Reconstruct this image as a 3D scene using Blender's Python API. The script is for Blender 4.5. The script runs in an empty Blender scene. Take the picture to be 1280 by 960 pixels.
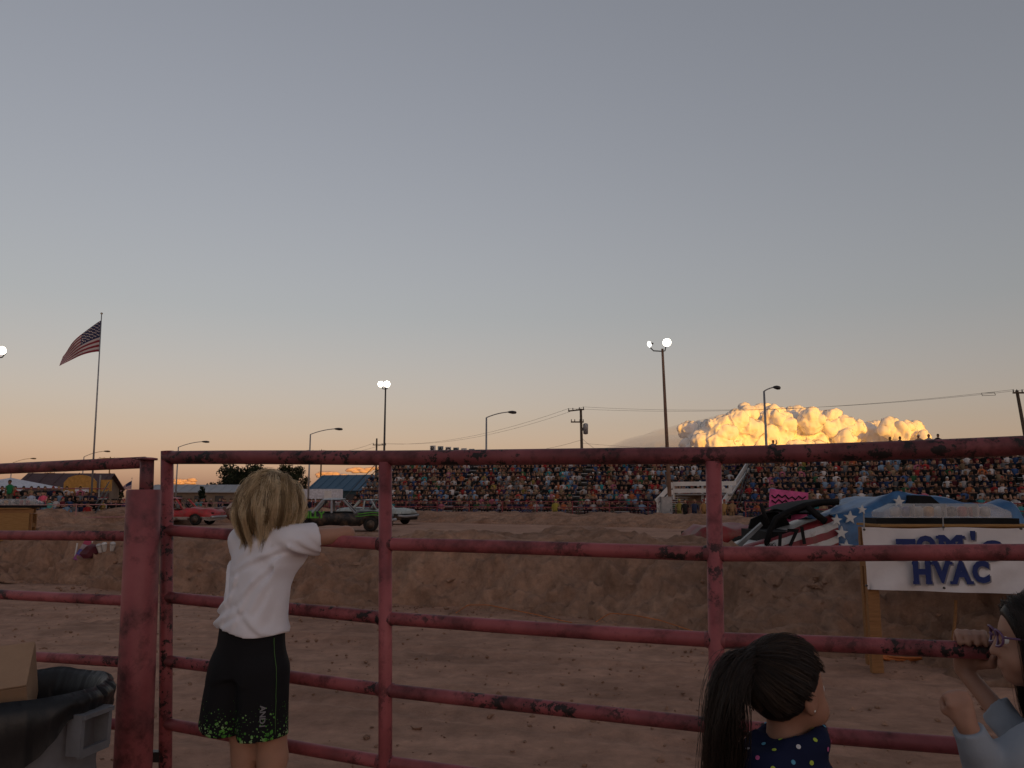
import bpy, math, random
import numpy as np
from mathutils import Vector, Matrix, Euler
R = math.radians
SC = bpy.context.scene
COL = SC.collection
rng = np.random.default_rng(7)
random.seed(7)

# ------------------------------------------------------------------ camera, sky, sun, exposure
CAM_H, FPX, PITCH = 1.5, 1010.0, math.atan(142 / 1010.0)
cd = bpy.data.cameras.new('camera'); cam = bpy.data.objects.new('camera', cd); COL.objects.link(cam)
cam.location = (0, 0, CAM_H); cam.rotation_euler = (R(90) + PITCH, 0, 0)
cd.sensor_width = 36; cd.sensor_fit = 'HORIZONTAL'; cd.lens = FPX / 1280 * 36
cd.clip_start = 0.05; cd.clip_end = 60000
SC.camera = cam
SUN_AZ, SUN_EL = R(152), R(2.4)                      # azimuth clockwise from the view direction: low, behind the right shoulder
w = bpy.data.worlds.new('World'); SC.world = w; w.use_nodes = True
nt = w.node_tree; nt.nodes.clear()
sky = nt.nodes.new('ShaderNodeTexSky'); sky.sky_type = 'NISHITA'; sky.sun_disc = False
sky.sun_elevation = SUN_EL; sky.sun_rotation = SUN_AZ
sky.altitude = 1200; sky.air_density = 1.2; sky.dust_density = 3.0; sky.ozone_density = 1.5
hsv = nt.nodes.new('ShaderNodeHueSaturation'); hsv.inputs['Saturation'].default_value = 0.60
bg = nt.nodes.new('ShaderNodeBackground'); bg.inputs['Strength'].default_value = 0.15
wo = nt.nodes.new('ShaderNodeOutputWorld')
tint = nt.nodes.new('ShaderNodeMixRGB'); tint.blend_type = 'MULTIPLY'; tint.inputs[0].default_value = 1; tint.inputs[2].default_value = (1.08, .96, .97, 1)
gm_ = nt.nodes.new('ShaderNodeGamma'); gm_.inputs[1].default_value = 0.78
nt.links.new(sky.outputs[0], gm_.inputs[0]); nt.links.new(gm_.outputs[0], hsv.inputs['Color']); nt.links.new(hsv.outputs[0], tint.inputs[1]); tc_ = nt.nodes.new('ShaderNodeTexCoord'); sx_ = nt.nodes.new('ShaderNodeSeparateXYZ'); rp_ = nt.nodes.new('ShaderNodeValToRGB')   # rosy band of the evening sky low all round
rp_.color_ramp.elements[0].color = (1.10, .93, .93, 1); rp_.color_ramp.elements[1].color = (1, 1, 1, 1); rp_.color_ramp.elements[1].position = .22
rose = nt.nodes.new('ShaderNodeMixRGB'); rose.blend_type = 'MULTIPLY'; rose.inputs[0].default_value = 1
nt.links.new(tc_.outputs['Generated'], sx_.inputs[0]); nt.links.new(sx_.outputs[2], rp_.inputs[0]); nt.links.new(tint.outputs[0], rose.inputs[1]); nt.links.new(rp_.outputs[0], rose.inputs[2]); nt.links.new(rose.outputs[0], bg.inputs[0]); nt.links.new(bg.outputs[0], wo.inputs[0])
sl = bpy.data.lights.new('sun', 'SUN'); sl.energy = 2.1; sl.angle = R(0.5); sl.color = (1.0, 0.47, 0.03)
sun = bpy.data.objects.new('sun', sl); COL.objects.link(sun)
SUN_DIR = Vector((math.sin(SUN_AZ) * math.cos(SUN_EL), math.cos(SUN_AZ) * math.cos(SUN_EL), math.sin(SUN_EL)))
sun.rotation_euler = SUN_DIR.to_track_quat('Z', 'Y').to_euler()
SC.view_settings.view_transform = 'Standard'; SC.view_settings.look = 'None'
SC.view_settings.gamma = 1; SC.view_settings.use_curve_mapping = False
SC.view_settings.exposure = 0.97
SC.render.engine = 'CYCLES'
SC.cycles.max_bounces = 6; SC.cycles.transparent_max_bounces = 48

# ------------------------------------------------------------------ helpers
cp_, sp_ = math.cos(PITCH), math.sin(PITCH)
def ray(x, y):
    u, v = (x - 640) / FPX, -(y - 480) / FPX
    return Vector((u, cp_ - v * sp_, sp_ + v * cp_))
def at(x, y, Y):                                     # the point seen at pixel (x, y), Y metres ahead
    d = ray(x, y); t = Y / d.y
    return Vector((d.x * t, Y, CAM_H + d.z * t))
def gnd(x, y, z=0.0):
    d = ray(x, y); t = (z - CAM_H) / d.z
    return Vector((d.x * t, d.y * t, z))
def srgb(r, g, b):
    f = lambda c: (c / 255 / 12.92) if c / 255 <= 0.04045 else ((c / 255 + 0.055) / 1.055) ** 2.4
    return (f(r), f(g), f(b))

def _h(i, j, k, s):
    n = (i.astype(np.int64) * 374761393 + j.astype(np.int64) * 668265263 + k.astype(np.int64) * 2147483647 + s * 1274126177) & 0xffffffff
    n = ((n ^ (n >> 13)) * 1274126177) & 0xffffffff
    return ((n ^ (n >> 16)) & 0xffff) / 32767.5 - 1.0
def vnoise(P, s=0):
    P = np.asarray(P, float); I = np.floor(P).astype(np.int64); f = P - I; f = f * f * (3 - 2 * f)
    x, y, z = I[:, 0], I[:, 1], I[:, 2]; o = 0
    for a in (0, 1):
        for b in (0, 1):
            for c in (0, 1):
                o = o + _h(x + a, y + b, z + c, s) * (f[:, 0] if a else 1 - f[:, 0]) * (f[:, 1] if b else 1 - f[:, 1]) * (f[:, 2] if c else 1 - f[:, 2])
    return o
def fbm(P, octv=4, s=0):
    P = np.asarray(P, float); o = 0; a = 1; t = 0
    for i in range(octv):
        o = o + a * vnoise(P * 2 ** i + 13.7 * i, s + i); t += a; a *= .5
    return o / t

def tag(o, label=None, cat=None, group=None, kind=None):
    if label: o['label'] = label
    if cat: o['category'] = cat
    if group: o['group'] = group
    if kind: o['kind'] = kind
    return o
def empty(name, loc=(0, 0, 0), rz=0, label=None, cat=None, group=None):
    o = bpy.data.objects.new(name, None); COL.objects.link(o); o.location = loc; o.rotation_euler = (0, 0, rz)
    o.empty_display_size = 0.1
    return tag(o, label, cat, group)
def link(name, me, mat=None, parent=None, world=False):
    o = bpy.data.objects.new(name, me); COL.objects.link(o)
    if mat is not None:
        me.materials.clear()
        for m in (mat if isinstance(mat, (list, tuple)) else [mat]): me.materials.append(m)
    if parent is not None:
        o.parent = parent
        if world:
            root = parent
            M = Matrix.Identity(4); ch = []
            while root is not None: ch.append(root); root = root.parent
            for r in reversed(ch):
                M = M @ r.matrix_parent_inverse @ Matrix.LocRotScale(r.location, r.rotation_euler, r.scale)
            o.matrix_parent_inverse = M.inverted()
    return o
def copy_tree(o, parent=None):
    c = o.copy(); COL.objects.link(c); c.parent = parent
    for ch in o.children: copy_tree(ch, c)
    return c

class MB:
    def __init__(s): s.v = []; s.f = []; s.c = []; s.m = []; s.cur = 0
    def add(s, V, F, col=None):
        o = len(s.v); s.v.extend([tuple(p) for p in V]); s.f.extend([tuple(i + o for i in f) for f in F]); s.m.extend([s.cur] * len(F))
        if col is not None:
            if np.ndim(col) == 1: s.c.extend([tuple(col)] * len(V))
            else: s.c.extend([tuple(q) for q in col])
        return s
    def box(s, c, size, rot=None, col=None, taper=1.0):
        hx, hy, hz = size[0] / 2, size[1] / 2, size[2] / 2
        V = [Vector((x * hx * (taper if z > 0 else 1), y * hy * (taper if z > 0 else 1), z * hz)) for z in (-1, 1) for y in (-1, 1) for x in (-1, 1)]
        if rot is not None:
            M = rot if isinstance(rot, Matrix) else Euler(rot).to_matrix()
            V = [M @ p for p in V]
        V = [p + Vector(c) for p in V]
        return s.add(V, [(0, 2, 3, 1), (4, 5, 7, 6), (0, 1, 5, 4), (2, 6, 7, 3), (0, 4, 6, 2), (1, 3, 7, 5)], col)
    def bar(s, a, b, wd, ht, col=None):                # rectangular bar from a to b
        a, b = Vector(a), Vector(b); d = b - a; L = d.length
        q = d.to_track_quat('Y', 'Z').to_matrix()
        return s.box((a + b) / 2, (wd, L, ht), q, col)
    def tube(s, pts, rad, n=8, cap=True, col=None):
        pts = [Vector(p) for p in pts]; k = len(pts)
        if not hasattr(rad, '__len__'): rad = [rad] * k
        V = []; up = None
        for i, p in enumerate(pts):
            t = (pts[min(i + 1, k - 1)] - pts[max(i - 1, 0)]).normalized()
            if up is None: up = t.orthogonal().normalized()
            else:
                up = up - t * up.dot(t)
                up = up.normalized() if up.length > 1e-6 else t.orthogonal().normalized()
            sd = t.cross(up)
            for j in range(n):
                a = 2 * math.pi * j / n
                V.append(p + (up * math.cos(a) + sd * math.sin(a)) * rad[i])
        F = [(i * n + j, i * n + (j + 1) % n, (i + 1) * n + (j + 1) % n, (i + 1) * n + j) for i in range(k - 1) for j in range(n)]
        if cap: F += [tuple(range(n - 1, -1, -1)), tuple((k - 1) * n + j for j in range(n))]
        if col is not None and np.ndim(col) == 2: col = [c for c in col for _ in range(n)]
        return s.add(V, F, col)
    def loft(s, rings, closed=True, cap=True, col=None):
        n = len(rings[0]); V = [p for r in rings for p in r]; k = len(rings); m = n if closed else n - 1
        F = [(i * n + j, i * n + (j + 1) % n, (i + 1) * n + (j + 1) % n, (i + 1) * n + j) for i in range(k - 1) for j in range(m)]
        if cap and closed: F += [tuple(range(n - 1, -1, -1)), tuple((k - 1) * n + j for j in range(n))]
        if col is not None and np.ndim(col) == 2: col = [c for c in col for _ in range(n)]
        return s.add(V, F, col)
    def lathe(s, prof, n=20, c=(0, 0, 0), cap=True, col=None):
        rings = [[Vector((c[0] + r * math.cos(2 * math.pi * j / n), c[1] + r * math.sin(2 * math.pi * j / n), c[2] + z)) for j in range(n)] for r, z in prof]
        return s.loft(rings, True, cap, col)
    def mesh(s, name='m', smooth=False):
        me = bpy.data.meshes.new(name); me.from_pydata([tuple(v) for v in s.v], [], s.f); me.update()
        if s.c:
            a = me.color_attributes.new('Col', 'FLOAT_COLOR', 'POINT')
            a.data.foreach_set('color', np.array([(q[0], q[1], q[2], 1) for q in s.c], np.float32).ravel())
        if any(s.m): me.polygons.foreach_set('material_index', s.m)
        if smooth: me.polygons.foreach_set('use_smooth', [True] * len(me.polygons))
        return me
    def build(s, name, mat, parent=None, world=False, smooth=False):
        return link(name, s.mesh(name, smooth), mat, parent, world)

def np_mesh(name, V, F, smooth=True, col=None):
    me = bpy.data.meshes.new(name); V = np.asarray(V, np.float32); F = np.asarray(F, np.int32)
    me.vertices.add(len(V)); me.vertices.foreach_set('co', V.ravel())
    k = F.shape[1]; me.loops.add(F.size); me.loops.foreach_set('vertex_index', F.ravel())
    me.polygons.add(len(F)); me.polygons.foreach_set('loop_start', np.arange(0, F.size, k, dtype=np.int32))
    me.polygons.foreach_set('loop_total', np.full(len(F), k, np.int32))
    me.polygons.foreach_set('use_smooth', np.full(len(F), smooth))
    me.update(calc_edges=True)
    if col is not None:
        a = me.color_attributes.new('Col', 'FLOAT_COLOR', 'POINT')
        c = np.ones((len(V), 4), np.float32); c[:, :3] = col; a.data.foreach_set('color', c.ravel())
    return me
def grid_faces(nu, nv):
    i = np.arange(nu - 1)[:, None] * nv + np.arange(nv - 1)[None, :]
    return np.stack([i, i + nv, i + nv + 1, i + 1], -1).reshape(-1, 4)

# ------------------------------------------------------------------ materials
class N:
    def __init__(s, name):
        s.m = bpy.data.materials.new(name); s.m.use_nodes = True; s.t = s.m.node_tree
        s.b = s.t.nodes['Principled BSDF']; s.out = s.t.nodes['Material Output']; s._tc = None
    def n(s, kind, **kw):
        x = s.t.nodes.new('ShaderNode' + kind)
        for k, v in kw.items():
            if k.startswith('i_'): x.inputs[k[2:].replace('_', ' ')].default_value = v
            else: setattr(x, k, v)
        return x
    def l(s, a, b): s.t.links.new(a, b)
    def co(s):
        if s._tc is None: s._tc = s.n('TexCoord').outputs['Object']
        return s._tc
    def noise(s, scale, detail=5, rough=.55, vec=None, stretch=None):
        x = s.n('TexNoise'); x.inputs['Scale'].default_value = scale; x.inputs['Detail'].default_value = detail; x.inputs['Roughness'].default_value = rough
        v = vec or s.co()
        if stretch:
            mp = s.n('Mapping'); mp.inputs['Scale'].default_value = stretch; s.l(v, mp.inputs['Vector']); v = mp.outputs[0]
        s.l(v, x.inputs['Vector']); return x.outputs['Fac']
    def ramp(s, fac, stops):
        r = s.n('ValToRGB'); e = r.color_ramp.elements
        while len(e) < len(stops): e.new(0.5)
        for q, (p, c) in zip(e, stops):
            q.position = p; q.color = (*c, 1) if len(c) == 3 else c
        s.l(fac, r.inputs[0]); return r.outputs[0]
    def mix(s, fac, a, b, mode='MIX'):
        x = s.n('MixRGB', blend_type=mode)
        for sock, v in ((x.inputs[0], fac), (x.inputs[1], a), (x.inputs[2], b)):
            if isinstance(v, (int, float)): sock.default_value = v
            elif isinstance(v, tuple): sock.default_value = (*v, 1)[:4]
            else: s.l(v, sock)
        return x.outputs[0]
    def math(s, op, a, b=0.0):
        x = s.n('Math', operation=op)
        for sock, v in ((x.inputs[0], a), (x.inputs[1], b)):
            if isinstance(v, (int, float)): sock.default_value = v
            else: s.l(v, sock)
        return x.outputs[0]
    def base(s, c, rough=.7, spec=.3, metal=0.0):
        if isinstance(c, tuple): s.b.inputs['Base Color'].default_value = (*c, 1)
        else: s.l(c, s.b.inputs['Base Color'])
        if isinstance(rough, (int, float)): s.b.inputs['Roughness'].default_value = rough
        else: s.l(rough, s.b.inputs['Roughness'])
        s.b.inputs['Specular IOR Level'].default_value = spec; s.b.inputs['Metallic'].default_value = metal
        return s
    def bump(s, h, strength=.5, dist=.01):
        b = s.n('Bump'); b.inputs['Strength'].default_value = strength; b.inputs['Distance'].default_value = dist
        s.l(h, b.inputs['Height']); s.l(b.outputs[0], s.b.inputs['Normal']); return s
    def done(s): return s.m
def plain(name, c, rough=.7, spec=.3, metal=0.0, var=.25, scale=6, bump=0.0):
    k = N(name); nz = k.noise(scale, 5, .6)
    lo = tuple(q * (1 - var) for q in c); hi = tuple(min(1, q * (1 + var)) for q in c)
    k.base(k.ramp(nz, [(.3, lo), (.7, hi)]), rough, spec, metal)
    if bump: k.bump(k.noise(scale * 6, 4), bump, .01)
    return k.done()
def attr_mat(name, rough=.9, spec=.2, var=.0):
    k = N(name); a = k.n('VertexColor', layer_name='Col'); k.base(a.outputs[0], rough, spec); return k.done()
def emit_mat(name, c, st):
    k = N(name); k.b.inputs['Emission Color'].default_value = (*c, 1); k.b.inputs['Emission Strength'].default_value = st; k.base(c, .5); return k.done()
M = {}
def worn_paint(name, base, dark, chip, chip_amt, seed):
    k = N(name); oi = k.n('ObjectInfo'); v = k.n('VectorMath', operation='ADD'); k.l(k.co(), v.inputs[0])
    sc = k.n('VectorMath', operation='SCALE'); cb = k.n('CombineXYZ'); k.l(oi.outputs['Random'], cb.inputs[0]); k.l(cb.outputs[0], sc.inputs[0]); sc.inputs['Scale'].default_value = 37.0 + seed
    k.l(sc.outputs[0], v.inputs[1]); vec = v.outputs[0]
    fade = k.noise(5, 5, .6, vec); c = k.ramp(fade, [(.30, dark), (.50, base), (.72, tuple(min(1, q * 1.25 + .012) for q in base))])
    grime = k.noise(9, 6, .7, vec); c = k.mix(k.ramp(grime, [(.50, (0, 0, 0)), (.66, (.75, .75, .75))]), c, tuple(q * .3 for q in dark))
    ch = k.noise(26, 6, .75, vec); ch2 = k.noise(3.2, 3, .5, vec)
    m = k.math('MULTIPLY', k.ramp(ch, [(.53, (0, 0, 0)), (.56, (1, 1, 1))]), k.ramp(ch2, [(.5 - chip_amt, (0, 0, 0)), (.62 - chip_amt, (1, 1, 1))]))
    c = k.mix(m, c, chip)
    k.base(c, k.math('ADD', k.math('MULTIPLY', grime, .35), .35), .35)
    k.bump(k.math('SUBTRACT', k.math('MULTIPLY', fade, .3), m), .35, .002); return k.done()
M['gate'] = worn_paint('gate_red_paint', (.31, .078, .085), (.17, .045, .050), (.022, .014, .014), .035, 1)
M['post'] = worn_paint('post_red_paint', (.27, .069, .075), (.11, .038, .043), (.03, .018, .018), -.06, 5)
M['toprail'] = worn_paint('top_rail_paint', (.20, .053, .060), (.085, .027, .032), (.018, .013, .013), .13, 9)
M['fence_far'] = plain('far_fence_paint', (.26, .06, .07), .6)
M['galv'] = plain('galvanised_steel', (.30, .30, .31), .5, .4, .6, .2, 4)
M['darkmetal'] = plain('dark_metal', (.06, .055, .055), .5, .4, .5)
M['rustpole'] = plain('rusty_pole', (.20, .12, .085), .8, .2, 0, .3, 2)
M['wood_pole'] = plain('weathered_pole', (.10, .075, .055), .9, .1, 0, .3, 5)
M['white'] = plain('white_boards', (.62, .60, .58), .7, .3, 0, .12, 2)
M['black'] = plain('black_paint', (.011, .011, .012), .8, .15, 0, .4, 4)
M['rim'] = plain('muddy_rim', (.10, .075, .06), .8, .2, 0, .4, 8)
M['hoodgrey'] = plain('scuffed_blue_grey', (.10, .115, .13), .45, .5, .2, .35, 5)
M['tyre'] = plain('tyre_rubber', (.02, .019, .018), .9, .2, 0, .5, 6)
M['crowd'] = attr_mat('clothing_colours')
def wood(name, a, b):
    k = N(name); g = k.noise(6, 6, .65, None, (1, 14, 14)); k.base(k.ramp(g, [(.3, a), (.7, b)]), .75, .2); k.bump(g, .3, .004); return k.done()
M['lumber'] = wood('lumber', (.20, .095, .040), (.33, .170, .072))
M['ply'] = wood('plywood', (.24, .125, .048), (.40, .225, .085))
def dirt(name, a, b, c, scale=1.0):
    k = N(name); n1 = k.noise(.35 * scale, 6, .6); n2 = k.noise(5 * scale, 8, .7); n3 = k.noise(60 * scale, 4, .7)
    tr = k.noise(.6 * scale, 7, .65, None, (1.0, 5.0, 1.0))
    col = k.ramp(n1, [(.3, a), (.55, b), (.75, c)]); col = k.mix(.5, col, k.ramp(n2, [(.3, (.35, .35, .35)), (.7, (1.25, 1.22, 1.2))]), 'MULTIPLY')
    col = k.mix(.35, col, k.ramp(tr, [(.35, (.45, .45, .45)), (.65, (1.2, 1.2, 1.2))]), 'MULTIPLY')
    damp = k.noise(.85 * scale, 5, .65); col = k.mix(k.ramp(damp, [(.52, (0, 0, 0)), (.68, (.6, .6, .6))]), col, tuple(q * .5 for q in a))
    k.base(col, .95, .12)
    k.bump(k.math('ADD', k.math('MULTIPLY', n2, .8), k.math('ADD', k.math('MULTIPLY', n3, .25), k.math('MULTIPLY', tr, .5))), .9, .05); return k.done()
M['ground'] = dirt('packed_dirt', (.38, .215, .150), (.49, .285, .200), (.56, .335, .24))
M['berm'] = dirt('berm_dirt', (.30, .175, .120), (.42, .255, .178), (.50, .315, .22), 1.6)

# ------------------------------------------------------------------ the setting: ground, added sun-blocking ridge, cloud
def build_ground():
    a = np.linspace(-1, 1, 341); gx = np.sinh(a * 8.6) / np.sinh(8.6) * 22000 + a * 9
    b = np.linspace(-.62, 1, 361); gy = np.sinh(b * 8.4) / np.sinh(8.4) * 24000 + b * 14 + 6
    X, Y = np.meshgrid(gx, gy, indexing='ij'); P = np.stack([X.ravel(), Y.ravel(), np.zeros(X.size)], 1)
    r = np.hypot(P[:, 0], P[:, 1] - 6); near = np.exp(-(r / 30) ** 2)
    q = P * np.array([.5, 2.2, 1]); q = q @ np.array([[.93, .37, 0], [-.37, .93, 0], [0, 0, 1]]).T
    P[:, 2] = near * .02 * fbm(q, 3, 3) - .10 * np.exp(-(r / 15) ** 6)
    o = link('ground', np_mesh('ground', P, grid_faces(341, 361)), M['ground']); return tag(o, kind='structure')
build_ground()
def build_track():                                     # the packed dirt lane between the gate and the bank, with ruts and clods
    gx = np.arange(-13, 11.01, .045); gy = np.concatenate([np.arange(-2, 2, .12), np.arange(2, 15.5, .045)])
    X, Y = np.meshgrid(gx, gy, indexing='ij'); P = np.stack([X.ravel(), Y.ravel(), np.zeros(X.size)], 1)
    v = P[:, 1] + .46 * P[:, 0] + .12 * np.sin(P[:, 0] * .5) + .25 * fbm(P * .25, 2, 4); u = P[:, 0] * .9 - .4 * P[:, 1]
    lane = np.stack([u * .55, v * 3.4, 0 * u], 1); fine = np.stack([u * 3.0, v * 9.0, 0 * u], 1)
    z = .020 * fbm(lane, 4, 3) + .012 * fbm(P * 2.4, 3, 9) + .010 * fbm(fine, 3, 5) + .007 * np.maximum(fbm(P * 11, 2, 6), 0)
    for v0, w_, dp in ((4.3, .13, .018), (5.75, .14, .022), (6.5, .12, .016), (7.9, .16, .025), (8.5, .10, .014), (9.6, .14, .02)):
        d = (v - v0 - .12 * np.sin(u * .35 + v0)) / w_; g = np.exp(-d * d); z += -dp * g * (.7 + .3 * np.sign(np.sin(u * 34 + d * 2))) + dp * .6 * np.exp(-(np.abs(d) - 1.5) ** 2 * 3)
    e = np.clip(np.minimum.reduce([P[:, 0] + 13, 11 - P[:, 0], P[:, 1] + 2, 15.4 - P[:, 1]]) / 1.2, 0, 1)
    P[:, 2] = z * e - .11 * (1 - e) ** 2
    tag(link('dirt_track', np_mesh('dirt_track', P, grid_faces(len(gx), len(gy))), M['ground']), kind='structure')
build_track()
def build_sun_block():                                     # unseen ridge, added behind the camera to keep the low sun off the arena
    u = Vector((-SUN_DIR.y, SUN_DIR.x, 0)).normalized(); d = Vector((SUN_DIR.x, SUN_DIR.y, 0)).normalized()
    s = np.linspace(-420, 420, 90); t = np.linspace(90, 420, 40); S, T = np.meshgrid(s, t, indexing='ij')
    X = S * u.x + T * d.x; Y = S * u.y + T * d.y
    prof = np.clip((T - 90) / 110, 0, 1); prof = prof * prof * (3 - 2 * prof) * np.clip((420 - T) / 150, 0, 1)
    Z = prof * (25 + 3 * fbm(np.stack([S.ravel() * .012, T.ravel() * .012, S.ravel() * 0], 1), 4, 2).reshape(S.shape)) * np.clip((420 - np.abs(S)) / 120, 0, 1) - .5
    k = plain('sun_block_brown', (.13, .10, .07), .95, .1, 0, .3, .05)
    tag(link('sun_block_ridge', np_mesh('sun_block_ridge', np.stack([X.ravel(), Y.ravel(), Z.ravel()], 1), grid_faces(90, 40)), k), kind='structure')
build_sun_block()
def ico_unit(sub):
    import bmesh
    bm = bmesh.new(); bmesh.ops.create_icosphere(bm, subdivisions=sub, radius=1)
    V = np.array([v.co[:] for v in bm.verts]); F = np.array([[v.index for v in f.verts] for f in bm.faces]); bm.free(); return V, F
ICO = {i: ico_unit(i) for i in (1, 2, 3, 4)}

# ---- signed distance modelling: smooth blends meshed by surface nets
def smin(a, b, k):
    h = np.clip(.5 + .5 * (b - a) / k, 0, 1); return b * (1 - h) + a * h - k * h * (1 - h)
def rc(P, a, b, r1, r2):
    a = np.asarray(a, float); b = np.asarray(b, float); ba = b - a
    h = np.clip(((P - a) @ ba) / max(ba @ ba, 1e-9), 0, 1)
    return np.linalg.norm(P - a - h[:, None] * ba, axis=1) - (r1 + (r2 - r1) * h)
def el(P, c, r, rot=None):
    q = P - np.asarray(c, float)
    if rot is not None: q = q @ np.array(rot)
    r = np.asarray(r, float); k0 = np.linalg.norm(q / r, axis=1); k1 = np.linalg.norm(q / (r * r), axis=1)
    return k0 * (k0 - 1) / np.maximum(k1, 1e-6)
def surf(fn, lo, hi, h):
    lo = np.asarray(lo, float); hi = np.asarray(hi, float); n = np.maximum(np.ceil((hi - lo) / h).astype(int) + 1, 3)
    ax = [lo[i] + h * np.arange(n[i]) for i in range(3)]
    G = np.stack(np.meshgrid(*ax, indexing='ij'), -1).reshape(-1, 3)
    return surf_grid(fn(G).reshape(n), lo, h)
def surf_grid(D, lo, h):
    n = np.array(D.shape); s = D < 0
    c = n - 1; cnt = np.zeros(c); acc = np.zeros((*c, 3))
    def sl_(o): return tuple(slice(o[i], o[i] + c[i]) for i in range(3))
    offs = [(a, b, d) for a in (0, 1) for b in (0, 1) for d in (0, 1)]
    for o in offs:
        for k in range(3):
            if o[k]: continue
            o2 = list(o); o2[k] = 1
            d1, d2 = D[sl_(o)], D[sl_(o2)]; x = (d1 < 0) != (d2 < 0)
            t = np.where(x, d1 / np.where(x, d1 - d2, 1), 0)
            p = np.zeros((*c, 3)); p[...] = o; p[..., k] += t
            acc += np.where(x[..., None], p, 0); cnt += x
    act = cnt > 0; idx = np.full(c, -1); idx[act] = np.arange(act.sum())
    base = np.stack(np.meshgrid(*[np.arange(q) for q in c], indexing='ij'), -1)
    V = lo + h * (base[act] + acc[act] / cnt[act][:, None]); F = []
    for k in range(3):
        a, b = [(1, 2), (2, 0), (0, 1)][k]
        sA = [slice(None)] * 3; sB = [slice(None)] * 3; sA[k] = slice(0, -1); sB[k] = slice(1, None)
        for q in (a, b): sA[q] = slice(1, -1); sB[q] = slice(1, -1)
        x = s[tuple(sA)] != s[tuple(sB)]; I = np.argwhere(x)
        if not len(I): continue
        I[:, a] += 1; I[:, b] += 1
        def cell(da, db):
            J = I.copy(); J[:, a] -= da; J[:, b] -= db; return idx[J[:, 0], J[:, 1], J[:, 2]]
        Q = np.stack([cell(1, 1), cell(0, 1), cell(0, 0), cell(1, 0)], 1)
        fl = ~s[I[:, 0], I[:, 1], I[:, 2]]; Q[fl] = Q[fl][:, ::-1]; F.append(Q)
    F = np.concatenate(F); F = F[(F >= 0).all(1)]
    return V, F

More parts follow.
